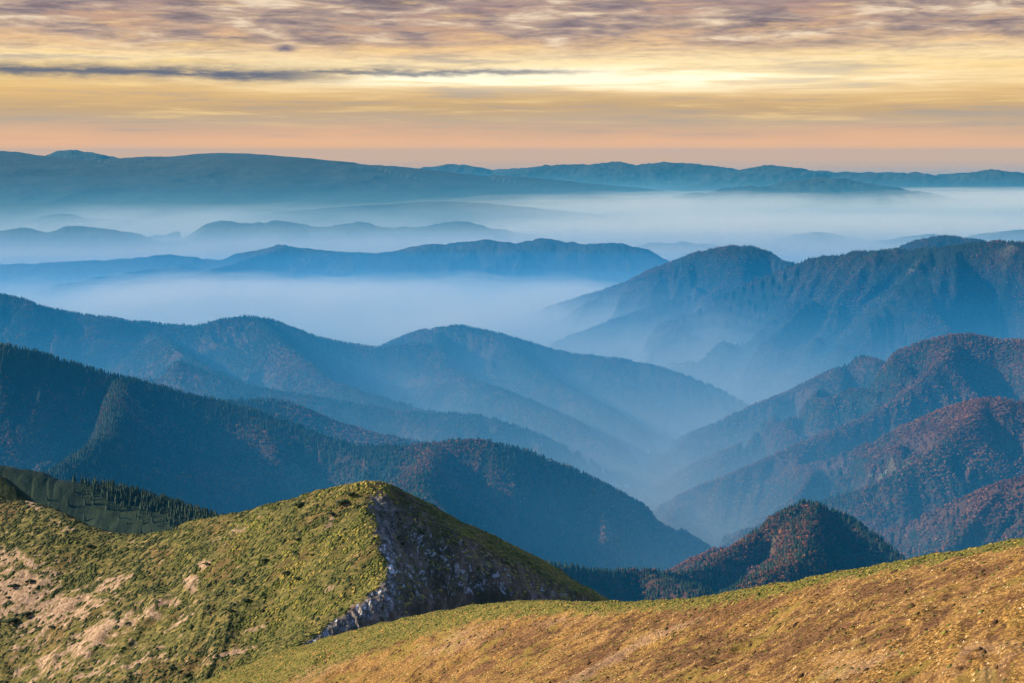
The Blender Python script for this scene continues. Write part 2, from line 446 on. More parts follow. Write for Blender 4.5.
for ri, rg in enumerate(RANGES):
    allp = []
    for ln in rg['lines']:
        if len(ln) == 1:
            P = np.array([[0, 0, ZC - 1.9], [0.5, -0.5, ZC - 1.9]])
        else:
            S = catmull(ln, rg['sub'])
            P = np.array([pt(*s) for s in S])
        allp.append(P)
    zmax = max(p[:, 2].max() for p in allp)
    smin = min(rg['slope'])
    reach = (zmax - 330) / smin + rg['r0'] * 2
    pr = np.concatenate([np.hypot(p[:, 0], p[:, 1]) for p in allp])
    i0 = np.searchsorted(R, max(pr.min() - reach, 0))
    i1 = np.searchsorted(R, pr.max() + reach) + 1
    pa = np.concatenate([np.arctan2(p[:, 0], p[:, 1]) for p in allp])
    if rg['key'] == 'under_camera':
        j0, j1 = 0, NC
    else:
        da = reach / max(pr.min() - reach * 0.5, reach * 0.5)
        j0 = max(np.searchsorted(AZ, pa.min() - da), 0)
        j1 = min(np.searchsorted(AZ, pa.max() + da) + 1, NC)
    x = GX[i0:i1, j0:j1]
    y = GY[i0:i1, j0:j1]
    # domain warp keeps crests from looking ruled
    best = np.full(x.shape, -1e9, np.float32)
    bdrop = np.zeros(x.shape, np.float32)
    r0 = rg['r0']
    for P in allp:
        sl_ = rg['ls'][allp_i(allp, P)] if rg.get('ls') else rg['slope']
        for k in range(len(P) - 1):
            ax, ay, azz = P[k]
            bx, by, bz = P[k + 1]
            ex, ey = bx - ax, by - ay
            L2 = ex * ex + ey * ey + 1e-9
            # rows this piece can reach
            rk0 = max(min(math.hypot(ax, ay), math.hypot(bx, by)) - reach, 0)
            rk1 = max(math.hypot(ax, ay), math.hypot(bx, by)) + reach
            a0 = np.searchsorted(R[i0:i1], rk0)
            a1 = np.searchsorted(R[i0:i1], rk1)
            xs, ys = x[a0:a1], y[a0:a1]
            t = np.clip(((xs - ax) * ex + (ys - ay) * ey) / L2, 0, 1)
            qx = xs - (ax + t * ex)
            qy = ys - (ay + t * ey)
            d = np.sqrt(qx * qx + qy * qy)
            if sl_[0] != sl_[1]:
                sd_ = (ex * (ys - ay) - ey * (xs - ax)) / (d * math.sqrt(L2) + 1.0)
                wl = np.clip(sd_ * 1.5 + 0.5, 0, 1)
                s = sl_[1] + (sl_[0] - sl_[1]) * wl
            else:
                s = sl_[0]
            dr = s * (np.sqrt(d * d + r0 * r0) - r0)
            v = azz + t * (bz - azz) - dr
            bb = best[a0:a1]
            m = v > bb
            bb[m] = v[m]
            bdrop[a0:a1][m] = dr[m] if np.ndim(dr) else dr
    if rg['ero'] > 0:
        P = allp[0]
        ux, uy = P[-1][0] - P[0][0], P[-1][1] - P[0][1]
        ul = math.hypot(ux, uy)
        ux, uy = ux / ul, uy / ul
        lam = rg['lam']
        wx = x + lam * 0.35 * perlin(x / (lam * 1.3) + ri * 7, y / (lam * 1.3))
        wy = y + lam * 0.35 * perlin(x / (lam * 1.3), y / (lam * 1.3) + ri * 5)
        cu = (wx * ux + wy * uy) / lam
        cw = (-wx * uy + wy * ux) / (lam * 2.2)
        nz = ridged(cu + ri * 3.1, cw, 5 if pr.min() < 9000 else (4 if pr.min() < 14000 else 3), 0.5)
        amp = np.minimum(bdrop * rg['ero'] * 2.0, rg['emax'])
        best = best + amp * np.minimum(nz - 0.78, 0.06) * 2.4 * np.clip(bdrop / (0.25 * rg['emax'] + 1), 0, 1)
        # tiny undulation of the crest itself
        best = best + (lam * 0.4 if lam > 2500 else (lam if lam < 800 else lam * 1.8)) * 0.011 * fbm(x / (lam * 0.22), y / (lam * 0.22), 4, 0.55)
    cur = HT[i0:i1, j0:j1]
    if ri == 1 or ri == 2:
        pass
    m = best > cur
    # soften the valley bottoms a little
    kk = 30.0 if pr.min() > 1500 else 1.5
    hmix = np.clip(0.5 + 0.5 * (best - cur) / kk, 0, 1)
    new = cur + (best - cur) * hmix + kk * hmix * (1 - hmix)
    new = np.where(best < -1e8, cur, new)
    HT[i0:i1, j0:j1] = new
    ZONE[i0:i1, j0:j1][m] = ri
    DROP[i0:i1, j0:j1][m] = bdrop[m]
    print(rg['key'], 'done')

zi = {k: i for i, k in enumerate(KEYS)}
PX, PY = project(GX, GY, HT)

# --- masks of the near hills (world positions; read off the outline once)
near = RR < 900
nr1 = np.searchsorted(R, 900)
nx, ny = GX[:nr1], GY[:nr1]
npx, npy = PX[:nr1], PY[:nr1]
nz_ = ZONE[:nr1]


def sstep(x, a, b):
    t = np.clip((x - a) / (b - a), 0, 1)
    return t * t * (3 - 2 * t)


def blob(cx, cy, rx, ry, ang=0.0):
    c, s = math.cos(rad(ang)), math.sin(rad(ang))
    dx, dy = npx - cx, npy - cy
    a = (dx * c - dy * s) / rx
    b = (dx * s + dy * c) / ry
    return np.exp(-(a * a + b * b))


# rock face right of the spur
spur_y = np.array([482, 500, 525, 550, 568, 583, 604, 626, 650, 700])
spur_x = np.array([376, 367, 373, 378, 386, 381, 356, 326, 296, 240])
edge_x = np.interp(npy, spur_y, spur_x) + 5 * fbm(nx / 9, ny / 9, 3)
crest_x = np.array([372, 392, 415, 440, 480, 510, 560, 600, 700])
crest_y = np.array([481, 486, 501, 524, 545, 560, 584, 604, 650])
under = npy - np.interp(npx, crest_x, crest_y)
rock = sstep(npx - edge_x, 0, 5) * (nz_ == zi['green_hill'])
rock *= sstep(under + 7 * fbm(nx / 14, ny / 14, 3), 9, 20)
grassy_r = sstep(npx + 14 * fbm(nx / 16, ny / 16, 3), 470, 520) * 0.8
scree = rock * grassy_r
scree = np.maximum(scree, rock * sstep(fbm(nx / 8 + 5, ny / 22, 4, 0.6) + (npx - edge_x - 45) / 60, 0.0, 0.25))
scree = np.maximum(scree, (nz_ == zi['green_hill']) * sstep(npx, 392, 402) * 0.75 * sstep(under, -4, 2))
rock = rock * (1 - 0.92 * scree)
# bare soil
bare = np.zeros(npx.shape)
for b in [(20, 590, 45, 30, 10, 1.2), (60, 610, 55, 20, 10, 1.1), (10, 560, 25, 14, 0, .9), (110, 585, 30, 10, 20, .9), (100, 632, 50, 11, 28, 1.15), (70, 655, 60, 16, 20, .85), (150, 612, 40, 9, 30, .9),
          (190, 583, 11, 13, 55, 1.0), (205, 565, 14, 5, 25, 1.0), (150, 568, 10, 4, 20, .7), (233, 532, 16, 4, 20, .8), (248, 548, 8, 3, 30, .6), (222, 655, 30, 5, 14, 1.0), (90, 674, 20, 5, 10, .9), (330, 588, 7, 3, 10, .8),
          (330, 523, 6, 5, 30, .7), (175, 625, 25, 4, 35, .7), (30, 640, 40, 20, 20, .6), (130, 660, 50, 16, 10, .6), (260, 628, 18, 4, 20, .6), (200, 600, 30, 6, 30, .5), (28, 500, 8, 3, -30, 1.3), (36, 508, 9, 3, -30, 1.0), (62, 526, 18, 4, -25, .7)]:
    bare = np.maximum(bare, b[5] * blob(*b[:5]))
bn = fbm(nx / 7, ny / 4, 6, 0.65)
bare = sstep(bare + 0.62 * bn, 0.56, 0.78) * (nz_ == zi['green_hill']) * (1 - rock)

# crest strip of low shrubs on the grass ridge
gr_x = np.array([100, 200, 310, 400, 480, 540, 600, 700, 800, 900, 1024, 1250])
gr_y = np.array([720, 684, 645, 621, 606, 602, 603, 599, 582, 565, 543, 508])
gr_w = np.array([45, 34, 26, 20, 14, 11, 10, 9, 7, 4, 3, 3])
below_c = npy - np.interp(npx, gr_x, gr_y)
strip = (1 - sstep(below_c + 5 * fbm(nx / 6, ny / 3, 4), np.interp(npx, gr_x, gr_w) * 0.8, np.interp(npx, gr_x, gr_w) * 1.3)) * (nz_ == zi['grass_ridge'])
dark = np.zeros(npx.shape)
for b in [(520, 640, 50, 16, 20, .6), (720, 612, 60, 14, 10, .8), (880, 592, 50, 9, 10, .9), (800, 640, 60, 14, 25, .8), (960, 575, 40, 8, 10, .8), (600, 655, 40, 12, 20, .8), (690, 655, 50, 16, 20, .8), (380, 650, 30, 8, 20, .6), (480, 668, 20, 6, 20, .7), (900, 630, 50, 12, 20, .7), (640, 625, 60, 8, 5, .6)]:
    dark = np.maximum(dark, b[5] * blob(*b[:5]))
patch = sstep(dark + 0.72 * fbm(nx / 6, ny / 4, 6, 0.68) + 0.15 * (npx > 430), 0.28, 0.62)
moss = sstep(fbm(nx / 13 + 40, ny / 8, 4, 0.55) + 0.6 * blob(400, 650, 60, 12, 20) + 0.6 * blob(700, 660, 90, 14, 25) - 0.1, 0.15, 0.45)
path = np.zeros(npx.shape)
pth = catmull([(560, 690), (590, 672), (625, 652), (660, 634), (700, 618)], 8)
for a in range(len(pth) - 1):
    (x0, y0), (x1, y1) = pth[a], pth[a + 1]
    L2 = (x1 - x0) ** 2 + (y1 - y0) ** 2
    t = np.clip(((npx - x0) * (x1 - x0) + (npy - y0) * (y1 - y0)) / L2, 0, 1)
    dd = np.hypot(npx - x0 - t * (x1 - x0), npy - y0 - t * (y1 - y0))
    path = np.maximum(path, 1 - sstep(dd + 2.5 * bn, 3.0 - a * 0.06, 7.5 - a * 0.12))
for b in [(460, 640, 60, 12, 20, .7), (560, 622, 40, 6, 10, .6), (850, 665, 60, 14, 15, .7), (1000, 660, 60, 30, 10, .6), (310, 672, 40, 10, 25, .8)]:
    path = np.maximum(path, sstep(b[5] * blob(*b[:5]) + 0.4 * bn, 0.35, 0.75) * 0.8)

# relief of the near hills
gh = (nz_ == zi['green_hill']).astype(np.float32) + (nz_ == zi['knoll'])
gg = (nz_ == zi['grass_ridge']).astype(np.float32)
H1 = HT[:nr1]
H1 = H1 + gh * (1 - rock) * (0.6 * fbm(nx / 22, ny / 14, 4, 0.5) + 0.10 * (1 - bare) * fbm(nx / 2.4, ny / 1.6, 3, 0.6))
crag = ridged((nx * 0.85 + ny * 0.35) / 11, (nx * -0.35 + ny * 0.85) / 34, 5, 0.62) - 0.6
crag2 = ridged(nx / 4.1, ny / 5.5, 4, 0.65) - 0.6
H1 = H1 + rock * (4.0 * np.minimum(crag, 0.12) + 1.5 * crag2) * sstep(npx - edge_x, 2, 16)
H1 = H1 + gg * (0.4 * fbm(nx / 15, ny / 10, 3, 0.5) + 0.05 * fbm(nx / 1.5, ny / 1.2, 3, 0.6))
HT[:nr1] = H1

# canopy roughness for the forests too far for single trees
fz = (RR > 9500) & (RR < 30000) & (ZONE > zi['grass_ridge'])
HT += np.where(fz, 5.0 * fbm(GX / 45, GY / 200, 3, 0.7) * np.clip((40000 - RR) / 20000, 0, 1), 0).astype(np.float32)
PX, PY = project(GX, GY, HT)

# --- normals over the whole sheet
P3 = np.stack([GX, GY, HT], -1)
du = np.gradient(P3, axis=1)
dv = np.gradient(P3, axis=0)
NN = np.cross(du, dv)
NN /= np.linalg.norm(NN, axis=-1, keepdims=True) + 1e-12
NN[NN[..., 2] < 0] *= -1

# --- what the camera (and one a few steps aside) can see
slope_ = (HT - ZC) / RR
runmax = np.maximum.accumulate(slope_, axis=0)
VIS = (slope_ + 14.0 / RR + 0.0018 >= runmax) & (np.abs(AA) < rad(22.5))


# ------------------------------------------------------------------ materials
def mat(name, build, rough=0.9, spec=0.15):
    m = bpy.data.materials.new(name)
    m.use_nodes = True
    t = NT(m.node_tree)
    bs = m.node_tree.nodes['Principled BSDF']
    bs.inputs['Roughness'].default_value = rough
    bs.inputs['Specular IOR Level'].default_value = spec
    c, h = build(t)
    t.val(bs.inputs['Base Color'], c if not isinstance(c, tuple) else tuple(c) + (1,))
    if h is not None:
        hh, dist = h
        bp = t.new('ShaderNodeBump')
        bp.inputs['Strength'].default_value = 1.0
        bp.inputs['Distance'].default_value = dist
        t.link(hh, bp.inputs['Height'])
        t.link(bp.outputs[0], bs.inputs['Normal'])
    return m


def geo_pos(t):
    return t.new('ShaderNodeNewGeometry').outputs['Position']


def attr(t, name):
    nd = t.new('ShaderNodeAttribute')
    nd.attribute_name = name
    return nd.outputs['Fac']


def stretch(t, v, sx, sy, sz, rot=0.0):
    nd = t.new('ShaderNodeMapping')
    t.link(v, nd.inputs[0])
    nd.inputs['Rotation'].default_value = (0, 0, rot)
    nd.inputs['Scale'].default_value = (sx, sy, sz)
    return nd.outputs[0]


def forest_floor(dark=(0.016, 0.024, 0.016), rust=(0.085, 0.040, 0.024), pale=(0.16, 0.15, 0.07), bump=14.0):
    def b(t):
        p = geo_pos(t)
        n1 = t.noise(p, 0.0022, 5, 0.6)
        n2 = t.noise(p, 0.018, 5, 0.75)
        c = t.mix(t.smooth(t.math('ADD', n1, t.math('MULTIPLY', t.math('SUBTRACT', n2, 0.5), 0.8)), 0.42, 0.60), dark, rust)
        c = t.mix(t.smooth(t.noise(p, 0.0035, 6, 0.7, 0.4), 0.60, 0.72), c, pale)
        h = t.noise(p, 0.035, 6, 0.8)
        return c, (h, bump)
    return b


M_FOREST = mat('forest_ground', forest_floor())
M_DARK = mat('dark_forest', forest_floor((0.012, 0.02, 0.016), (0.045, 0.036, 0.026), (0.10, 0.085, 0.05), 30.0))
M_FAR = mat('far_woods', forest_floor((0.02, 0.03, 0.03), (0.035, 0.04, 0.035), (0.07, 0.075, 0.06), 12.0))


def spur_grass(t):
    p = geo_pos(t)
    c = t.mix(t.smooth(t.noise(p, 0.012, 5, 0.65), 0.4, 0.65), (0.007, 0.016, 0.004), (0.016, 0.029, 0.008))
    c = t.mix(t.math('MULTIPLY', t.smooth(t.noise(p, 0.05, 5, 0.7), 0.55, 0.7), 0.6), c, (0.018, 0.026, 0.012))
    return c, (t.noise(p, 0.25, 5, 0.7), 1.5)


M_SPUR = mat('spur_grass', spur_grass)


def green_hill(t):
    p = geo_pos(t)
    q = stretch(t, p, 0.30, 0.75, 0.5, rad(20))
    n = t.noise(q, 0.55, 6, 0.7, 0.4)
    n2 = t.noise(p, 0.035, 4, 0.6)
    g = t.ramp(n, [(0.34, (0.035, 0.035, 0.012)), (0.45, (0.070, 0.072, 0.018)), (0.56, (0.14, 0.118, 0.028)), (0.68, (0.30, 0.21, 0.075))])
    g = t.mix(t.math('MULTIPLY', t.smooth(n2, 0.48, 0.68), 0.6), g, (0.14, 0.075, 0.028))
    soil = t.ramp(t.noise(p, 0.6, 6, 0.75), [(0.36, (0.13, 0.08, 0.042)), (0.5, (0.29, 0.19, 0.11)), (0.64, (0.46, 0.33, 0.21))])
    c = t.mix(attr(t, 'bare'), g, soil)
    rk = t.noise(stretch(t, p, 1, 1, 1, rad(-25)), 0.35, 8, 0.78, 0.5)
    rock = t.ramp(rk, [(0.38, (0.035, 0.032, 0.026)), (0.48, (0.115, 0.10, 0.082)), (0.58, (0.25, 0.215, 0.175)), (0.70, (0.42, 0.37, 0.31))])
    earth = t.smooth(t.noise(stretch(t, p, 0.05, 0.012, 0.05, rad(-30)), 1.0, 5, 0.65), 0.52, 0.62)
    rock = t.mix(t.math('MULTIPLY', earth, 0.8), rock, (0.30, 0.18, 0.115))
    fr = t.noise(stretch(t, p, 0.42, 0.16, 0.25, rad(28)), 1.0, 8, 0.75, 0.8)
    fr2 = t.noise(p, 0.03, 3, 0.5)
    frost = t.math('MULTIPLY', t.smooth(fr, 0.555, 0.60), t.smooth(fr2, 0.40, 0.52))
    rock = t.mix(frost, rock, (0.66, 0.66, 0.66))
    tuft = t.smooth(t.noise(p, 0.07, 5, 0.7), 0.55, 0.62)
    rock = t.mix(t.math('MULTIPLY', tuft, 0.6), rock, (0.06, 0.06, 0.025))
    sq = t.noise(stretch(t, p, 0.10, 0.035, 0.05, rad(-28)), 1.0, 7, 0.7, 0.5)
    sc = t.ramp(sq, [(0.36, (0.020, 0.024, 0.010)), (0.47, (0.045, 0.036, 0.018)), (0.55, (0.10, 0.066, 0.038)), (0.62, (0.19, 0.13, 0.085)), (0.70, (0.09, 0.085, 0.07))])
    sc = t.mix(t.math('MULTIPLY', frost, 0.35), sc, (0.6, 0.62, 0.66))
    c = t.mix(attr(t, 'scree'), c, sc)
    c = t.mix(attr(t, 'rock'), c, rock)
    return c, (t.noise(p, 1.4, 6, 0.75), 0.5)


M_GREEN = mat('green_hill_turf', green_hill)


def grass_hill(t):
    p = geo_pos(t)
    q = stretch(t, p, 1.0, 1.4, 1.0, rad(20))
    n = t.noise(q, 1.6, 7, 0.78, 0.3)
    n2 = t.noise(p, 0.10, 5, 0.65)
    g = t.ramp(n, [(0.37, (0.022, 0.012, 0.004)), (0.45, (0.085, 0.046, 0.011)), (0.53, (0.22, 0.12, 0.026)), (0.63, (0.52, 0.30, 0.085))])
    g = t.mix(t.math('MULTIPLY', t.smooth(n2, 0.46, 0.62), 0.35), g, (0.34, 0.19, 0.07))
    g = t.mix(t.math('MULTIPLY', attr(t, 'moss'), 0.7), g, (0.17, 0.125, 0.022))
    g = t.mix(t.math('MULTIPLY', attr(t, 'patch'), 0.9), g, t.mix(t.smooth(n, 0.4, 0.6), (0.06, 0.028, 0.012), (0.17, 0.085, 0.035)))
    g = t.mix(t.math('MULTIPLY', attr(t, 'path'), 0.35), g, t.mix(t.smooth(n, 0.35, 0.65), (0.26, 0.155, 0.085), (0.50, 0.34, 0.21)))
    g = t.mix(t.math('MULTIPLY', attr(t, 'strip'), t.smooth(t.noise(p, 0.45, 5, 0.65), 0.36, 0.52)), g, t.mix(t.smooth(n, 0.4, 0.62), (0.055, 0.055, 0.012), (0.19, 0.165, 0.03)))
    return g, (t.noise(p, 2.2, 6, 0.8), 0.30)


M_GRASS = mat('dry_grass_turf', grass_hill)


# ------------------------------------------------------------------ meshes of the ground, one per hill
def tag(o, label=None, cat=None, group=None, kind=None):
    for k, v in (('label', label), ('category', cat), ('group', group), ('kind', kind)):
        if v:
            o[k] = v
    return o


def mesh_from(name, verts, faces, nper, mats, normals=None, attrs=None, smooth=True):
    me = bpy.data.meshes.new(name)
    nv, nf = len(verts), len(faces)
    me.vertices.add(nv)
    me.vertices.foreach_set('co', np.ascontiguousarray(verts, dtype=np.float32).ravel())
    me.loops.add(nf * nper)
    me.loops.foreach_set('vertex_index', np.ascontiguousarray(faces, dtype=np.int32).ravel())
    me.polygons.add(nf)
    me.polygons.foreach_set('loop_start', np.arange(0, nf * nper, nper, dtype=np.int32))
    me.update(calc_edges=True)
    if smooth:
        me.polygons.foreach_set('use_smooth', np.ones(nf, bool))
    for m in mats:
        me.materials.append(m)
    if attrs:
        for k, v in attrs.items():
            a = me.attributes.new(k, 'FLOAT', 'POINT')
            a.data.foreach_set('value', np.ascontiguousarray(v, dtype=np.float32))
    if normals is not None:
        me.normals_split_custom_set_from_vertices(np.ascontiguousarray(normals, dtype=np.float32))
    return me


idx = np.arange(NR * NC).reshape(NR, NC)
quads = np.stack([idx[:-1, :-1], idx[:-1, 1:], idx[1:, 1:], idx[1:, :-1]], -1)
fzone = ZONE[:-1, :-1]
V = P3.reshape(-1, 3)
N = NN.reshape(-1, 3)


def full(a):
    o = np.zeros((NR, NC), np.float32)
    o[:nr1] = a
    return o.ravel()


near_attrs = {'rock': full(rock), 'scree': full(scree), 'bare': full(bare), 'strip': full(strip), 'patch': full(patch), 'moss': full(moss), 'path': full(path)}

INFO = {
    'under_camera': ('hill', M_GRASS, 'grassy summit slope falling away just below the viewpoint'),
    'grass_ridge': ('hill', M_GRASS, 'golden dry grass slope in the lower right with green shrubs along its crest'),
    'green_hill': ('hill', M_GREEN, 'green shrubby hill in the lower left with bare soil patches and a frosted rock face'),
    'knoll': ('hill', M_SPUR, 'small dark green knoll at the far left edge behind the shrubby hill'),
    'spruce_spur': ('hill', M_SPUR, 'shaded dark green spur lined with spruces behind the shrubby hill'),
    'pyramid_hill': ('hill', M_FOREST, 'small pointed wooded hill rising behind the golden grass slope'),
    'shadow_ridge': ('hill', M_FOREST, 'long dark blue wooded ridge in shade running from the left edge to the valley'),
    'back_hump': ('hill', M_FOREST, 'low wooded hump just behind the dark blue shaded ridge'),
    'misty_ridge': ('hill', M_FOREST, 'hazy blue wooded ridge with pointed spruces beyond the dark shaded ridge'),
    'rust_mountain': ('mountain', M_FOREST, 'rust coloured wooded mountain with long spurs at the right edge'),
    'right_spur': ('hill', M_FOREST, 'low sunlit wooded spur at the right edge above the golden grass slope'),
    'dark_mountain': ('mountain', M_DARK, 'dark blue mountain on the right with its flank fading into mist'),
    'dark_peak': ('mountain', M_DARK, 'small dark peak poking up behind the dark blue mountain on the right'),
    'middle_range': ('mountain', M_DARK, 'blue wooded range standing across the middle with mist at its foot'),
    'pale_range': ('mountain', M_FAR, 'pale blue range of small peaks rising out of the mist beyond the middle range'),
    'low_hills': ('hill', M_FAR, 'faint low hills drowned in the white mist of the far plain'),
    'plateau': ('mountain', M_FAR, 'long flat topped blue mountain along the left of the horizon'),
    'far_mountains': ('mountain', M_FAR, 'far blue mountains in the middle of the horizon'),
    'farthest_mountains': ('mountain', M_FAR, 'faintest mountains on the horizon under the orange sky'),
}
for zid in range(-1, len(RANGES)):
    sel = quads[fzone == zid]
    if len(sel) == 0:
        continue
    u, inv = np.unique(sel.ravel(), return_inverse=True)
    fc = inv.reshape(-1, 4)
    key = KEYS[zid] if zid >= 0 else 'ground'
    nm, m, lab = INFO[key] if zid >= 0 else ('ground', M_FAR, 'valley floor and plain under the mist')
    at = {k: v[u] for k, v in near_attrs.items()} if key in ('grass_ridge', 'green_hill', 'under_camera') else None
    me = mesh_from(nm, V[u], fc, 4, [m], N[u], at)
    o = bpy.data.objects.new(nm, me)
    col.objects.link(o)
    tag(o, lab, nm, None, 'structure')

# ------------------------------------------------------------------ scatter helper
cellA = np.zeros((NR - 1, NC - 1), np.float32)
cellA[:] = (R[1:] ** 2 - R[:-1] ** 2)[:, None] * 0.5 * np.diff(AZ)[None, :]
cVIS = VIS[:-1, :-1] | VIS[1:, 1:]


def scatter(mask, n, seed):
    """n random points on the cells picked by mask, evenly per ground area"""
    g = np.random.default_rng(seed)
    wgt = (cellA * mask).ravel()
    tot = wgt.sum()
    if tot <= 0:
        return np.zeros((0, 3)), np.zeros(0, int), np.zeros(0, int)
    cdf = np.cumsum(wgt, dtype=np.float64)
    k = np.searchsorted(cdf, g.random(n) * cdf[-1])
    k = np.minimum(k, wgt.size - 1)
    i, j = k // (NC - 1), k % (NC - 1)
    a, b = g.random(n)[:, None], g.random(n)[:, None]
    p = (P3[i, j] * (1 - a) * (1 - b) + P3[i + 1, j] * a * (1 - b) + P3[i, j + 1] * (1 - a) * b + P3[i + 1, j + 1] * a * b)
    return p, i, j


def area(mask):
    return float((cellA * mask).sum())


# ------------------------------------------------------------------ trees
def leafmat(name, stops, rough=0.85):
    def b(t):
        r = t.new('ShaderNodeObjectInfo').outputs['Random']
        p = geo_pos(t)
        k = t.math('ADD', t.math('MULTIPLY', r, 0.5), t.math('MULTIPLY', t.noise(p, 0.006, 5, 0.7), 1.5))
        k = t.math('SUBTRACT', k, 0.55, clamp=True)
        c = t.ramp(k, stops)
        c = t.mix(t.math('MULTIPLY', t.smooth(t.noise(p, 0.4, 3, 0.6), 0.45, 0.7), 0.35), c, (0.01, 0.012, 0.008))
        return c, None
    return mat(name, b, rough)


M_SPRUCE = leafmat('spruce_needles', [(0.0, (0.010, 0.022, 0.012)), (0.5, (0.018, 0.034, 0.016)), (0.8, (0.030, 0.048, 0.020)), (1.0, (0.05, 0.06, 0.025))])
M_BEECH = leafmat('autumn_leaves', [(0.0, (0.07, 0.035, 0.028)), (0.3, (0.15, 0.058, 0.036)), (0.55, (0.25, 0.095, 0.042)), (0.75, (0.34, 0.15, 0.055)), (0.90, (0.30, 0.19, 0.07)), (0.97, (0.36, 0.33, 0.14)), (1.0, (0.45, 0.45, 0.22))])
M_BARK = mat('bark', lambda t: (t.mix(t.noise(geo_pos(t), 2.0, 4), (0.05, 0.035, 0.025), (0.12, 0.09, 0.07)), None))


def spruce_crown(seed):
    """tiers of drooping ragged boughs, unit height 1"""
    g = np.random.default_rng(seed)
    vs, fs = [], []
    tiers = 8
    for k in range(tiers):
        z0 = 0.10 + 0.90 * (k / tiers)
        z1 = min(z0 + 0.26, 1.0)
        rr = 0.19 * (1 - k / tiers) ** 0.85 + 0.015
        n = 9
        top = len(vs)
        vs.append((0, 0, z1))
        ring = []
        a0 = g.random() * 6.28
        for q in range(n):
            a = a0 + 6.283 * q / n
            r_ = rr * (1.15 if q % 2 else 0.62) * g.uniform(0.75, 1.2)
            vs.append((math.cos(a) * r_, math.sin(a) * r_, z0 + g.uniform(-0.03, 0.02)))
            ring.append(len(vs) - 1)
        for q in range(n):
            fs.append((top, ring[q], ring[(q + 1) % n]))
            fs.append((ring[(q + 1) % n], ring[q], top))
    # drop the doubled back faces
    fs = fs[::2]
    return np.array(vs), np.array(fs)


def ico(sub):
    import bmesh
    bm = bmesh.new()
    bmesh.ops.create_icosphere(bm, subdivisions=sub, radius=1.0)
    vs = np.array([v.co[:] for v in bm.verts])
    fs = np.array([[v.index for v in f.verts] for f in bm.faces])
    bm.free()
    return vs, fs


def beech_crown(seed):
    """cloud of small leaf sprays filling an uneven crown, unit height 1"""
    g = np.random.default_rng(seed)
    vs, fs = [], []
    lobes = [(0, 0, 0.66, 0.26)] + [(g.uniform(-.18, .18), g.uniform(-.18, .18), g.uniform(.40, .80), g.uniform(.13, .22)) for _ in range(6)]
    for (cx, cy, cz, cr) in lobes:
        for _ in range(16):
            d = g.normal(size=3)
            d /= np.linalg.norm(d)
            c = np.array([cx, cy, cz]) + d * cr * g.uniform(0.65, 1.05)
            up = d + g.normal(size=3) * 0.5
            up /= np.linalg.norm(up)
            a = np.cross(up, g.normal(size=3))
            a /= np.linalg.norm(a)
            b_ = np.cross(up, a)
            s = g.uniform(0.07, 0.13)
            k = len(vs)
            vs += [c + a * s, c + b_ * s * .8 + up * s * .3, c - a * s, c - b_ * s * .8 - up * s * .2]
            fs += [(k, k + 1, k + 2), (k, k + 2, k + 3)]
    return np.array(vs), np.array(fs)


def trunk_mesh(h, r, lean=0.0):
    vs, fs = [], []
    n = 6
    for k, (z, rr) in enumerate([(-0.05, r * 1.4), (0.05, r), (h * 0.5, r * 0.7), (h, r * 0.15)]):
        for q in range(n):
            a = 6.283 * q / n
            vs.append((math.cos(a) * rr, math.sin(a) * rr, z))
    for k in range(3):
        for q in range(n):
            a, b_ = k * n + q, k * n + (q + 1) % n
            fs += [(a, b_, b_ + n), (a, b_ + n, a + n)]
    return np.array(vs), np.array(fs)


def limb(p0, p1, r0_, r1_):
    p0, p1 = np.array(p0), np.array(p1)
    d = p1 - p0
    d = d / np.linalg.norm(d)
    a = np.cross(d, (0.3, 0.2, 0.9))
    a /= np.linalg.norm(a)
    b_ = np.cross(d, a)
    vs = [p + (a * math.cos(q * 2.094) + b_ * math.sin(q * 2.094)) * r for p, r in ((p0, r0_), (p1, r1_)) for q in range(3)]
    fs = []
    for q in range(3):
        fs += [(q, (q + 1) % 3, (q + 1) % 3 + 3), (q, (q + 1) % 3 + 3, q + 3)]
    return np.array(vs), np.array(fs)


def joinm(parts):
    vs, fs, k = [], [], 0
    for v, f in parts:
        vs.append(v)
        fs.append(f + k)
        k += len(v)
    return np.concatenate(vs), np.concatenate(fs)


SPRUCE_ME = []
for s in range(4):
    v, f = spruce_crown(s + 1)
    SPRUCE_ME.append(mesh_from('crown', v, f, 3, [M_SPRUCE], smooth=False))
BEECH_ME = []
for s in range(5):
    v, f = beech_crown(s + 21)
    BEECH_ME.append(mesh_from('crown', v, f, 3, [M_BEECH], smooth=False))
v, f = trunk_mesh(0.85, 0.014)
TR_S = mesh_from('trunk', v, f, 3, [M_BARK])
g_ = np.random.default_rng(5)
v, f = joinm([trunk_mesh(0.72, 0.022)] + [limb((0, 0, g_.uniform(.3, .5)), (math.cos(a) * .2, math.sin(a) * .2, g_.uniform(.6, .75)), .010, .003) for a in np.arange(0, 6.2, 1.05)])
TR_B = mesh_from('trunk', v, f, 3, [M_BARK])


def empty(name, loc):
    e = bpy.data.objects.new(name, None)
    e.location = loc
    e.empty_display_size = 2
    col.objects.link(e)
    return e


def plant(name, p, h, wd, crown, trunk, label, cat, group):
    e = empty(name, tuple(p))
    e.scale = (h * wd, h * wd, h)
    e.rotation_euler = (0, 0, random.uniform(0, 6.28))
    for nm, me in (('trunk', trunk), ('crown', crown)):
        c = bpy.data.objects.new(nm, me)
        col.objects.link(c)
        c.parent = e
    return tag(e, label, cat, group)


# forest candidates
zc_ = ZONE[:-1, :-1]
RC = RR[:-1, :-1]
n_sp = 0.5 + 0.55 * fbm(GX[:-1, :-1] / 620, GY[:-1, :-1] / 620, 4, 0.6)
inview = cVIS & (np.abs(AA[:-1, :-1]) < rad(22.3))


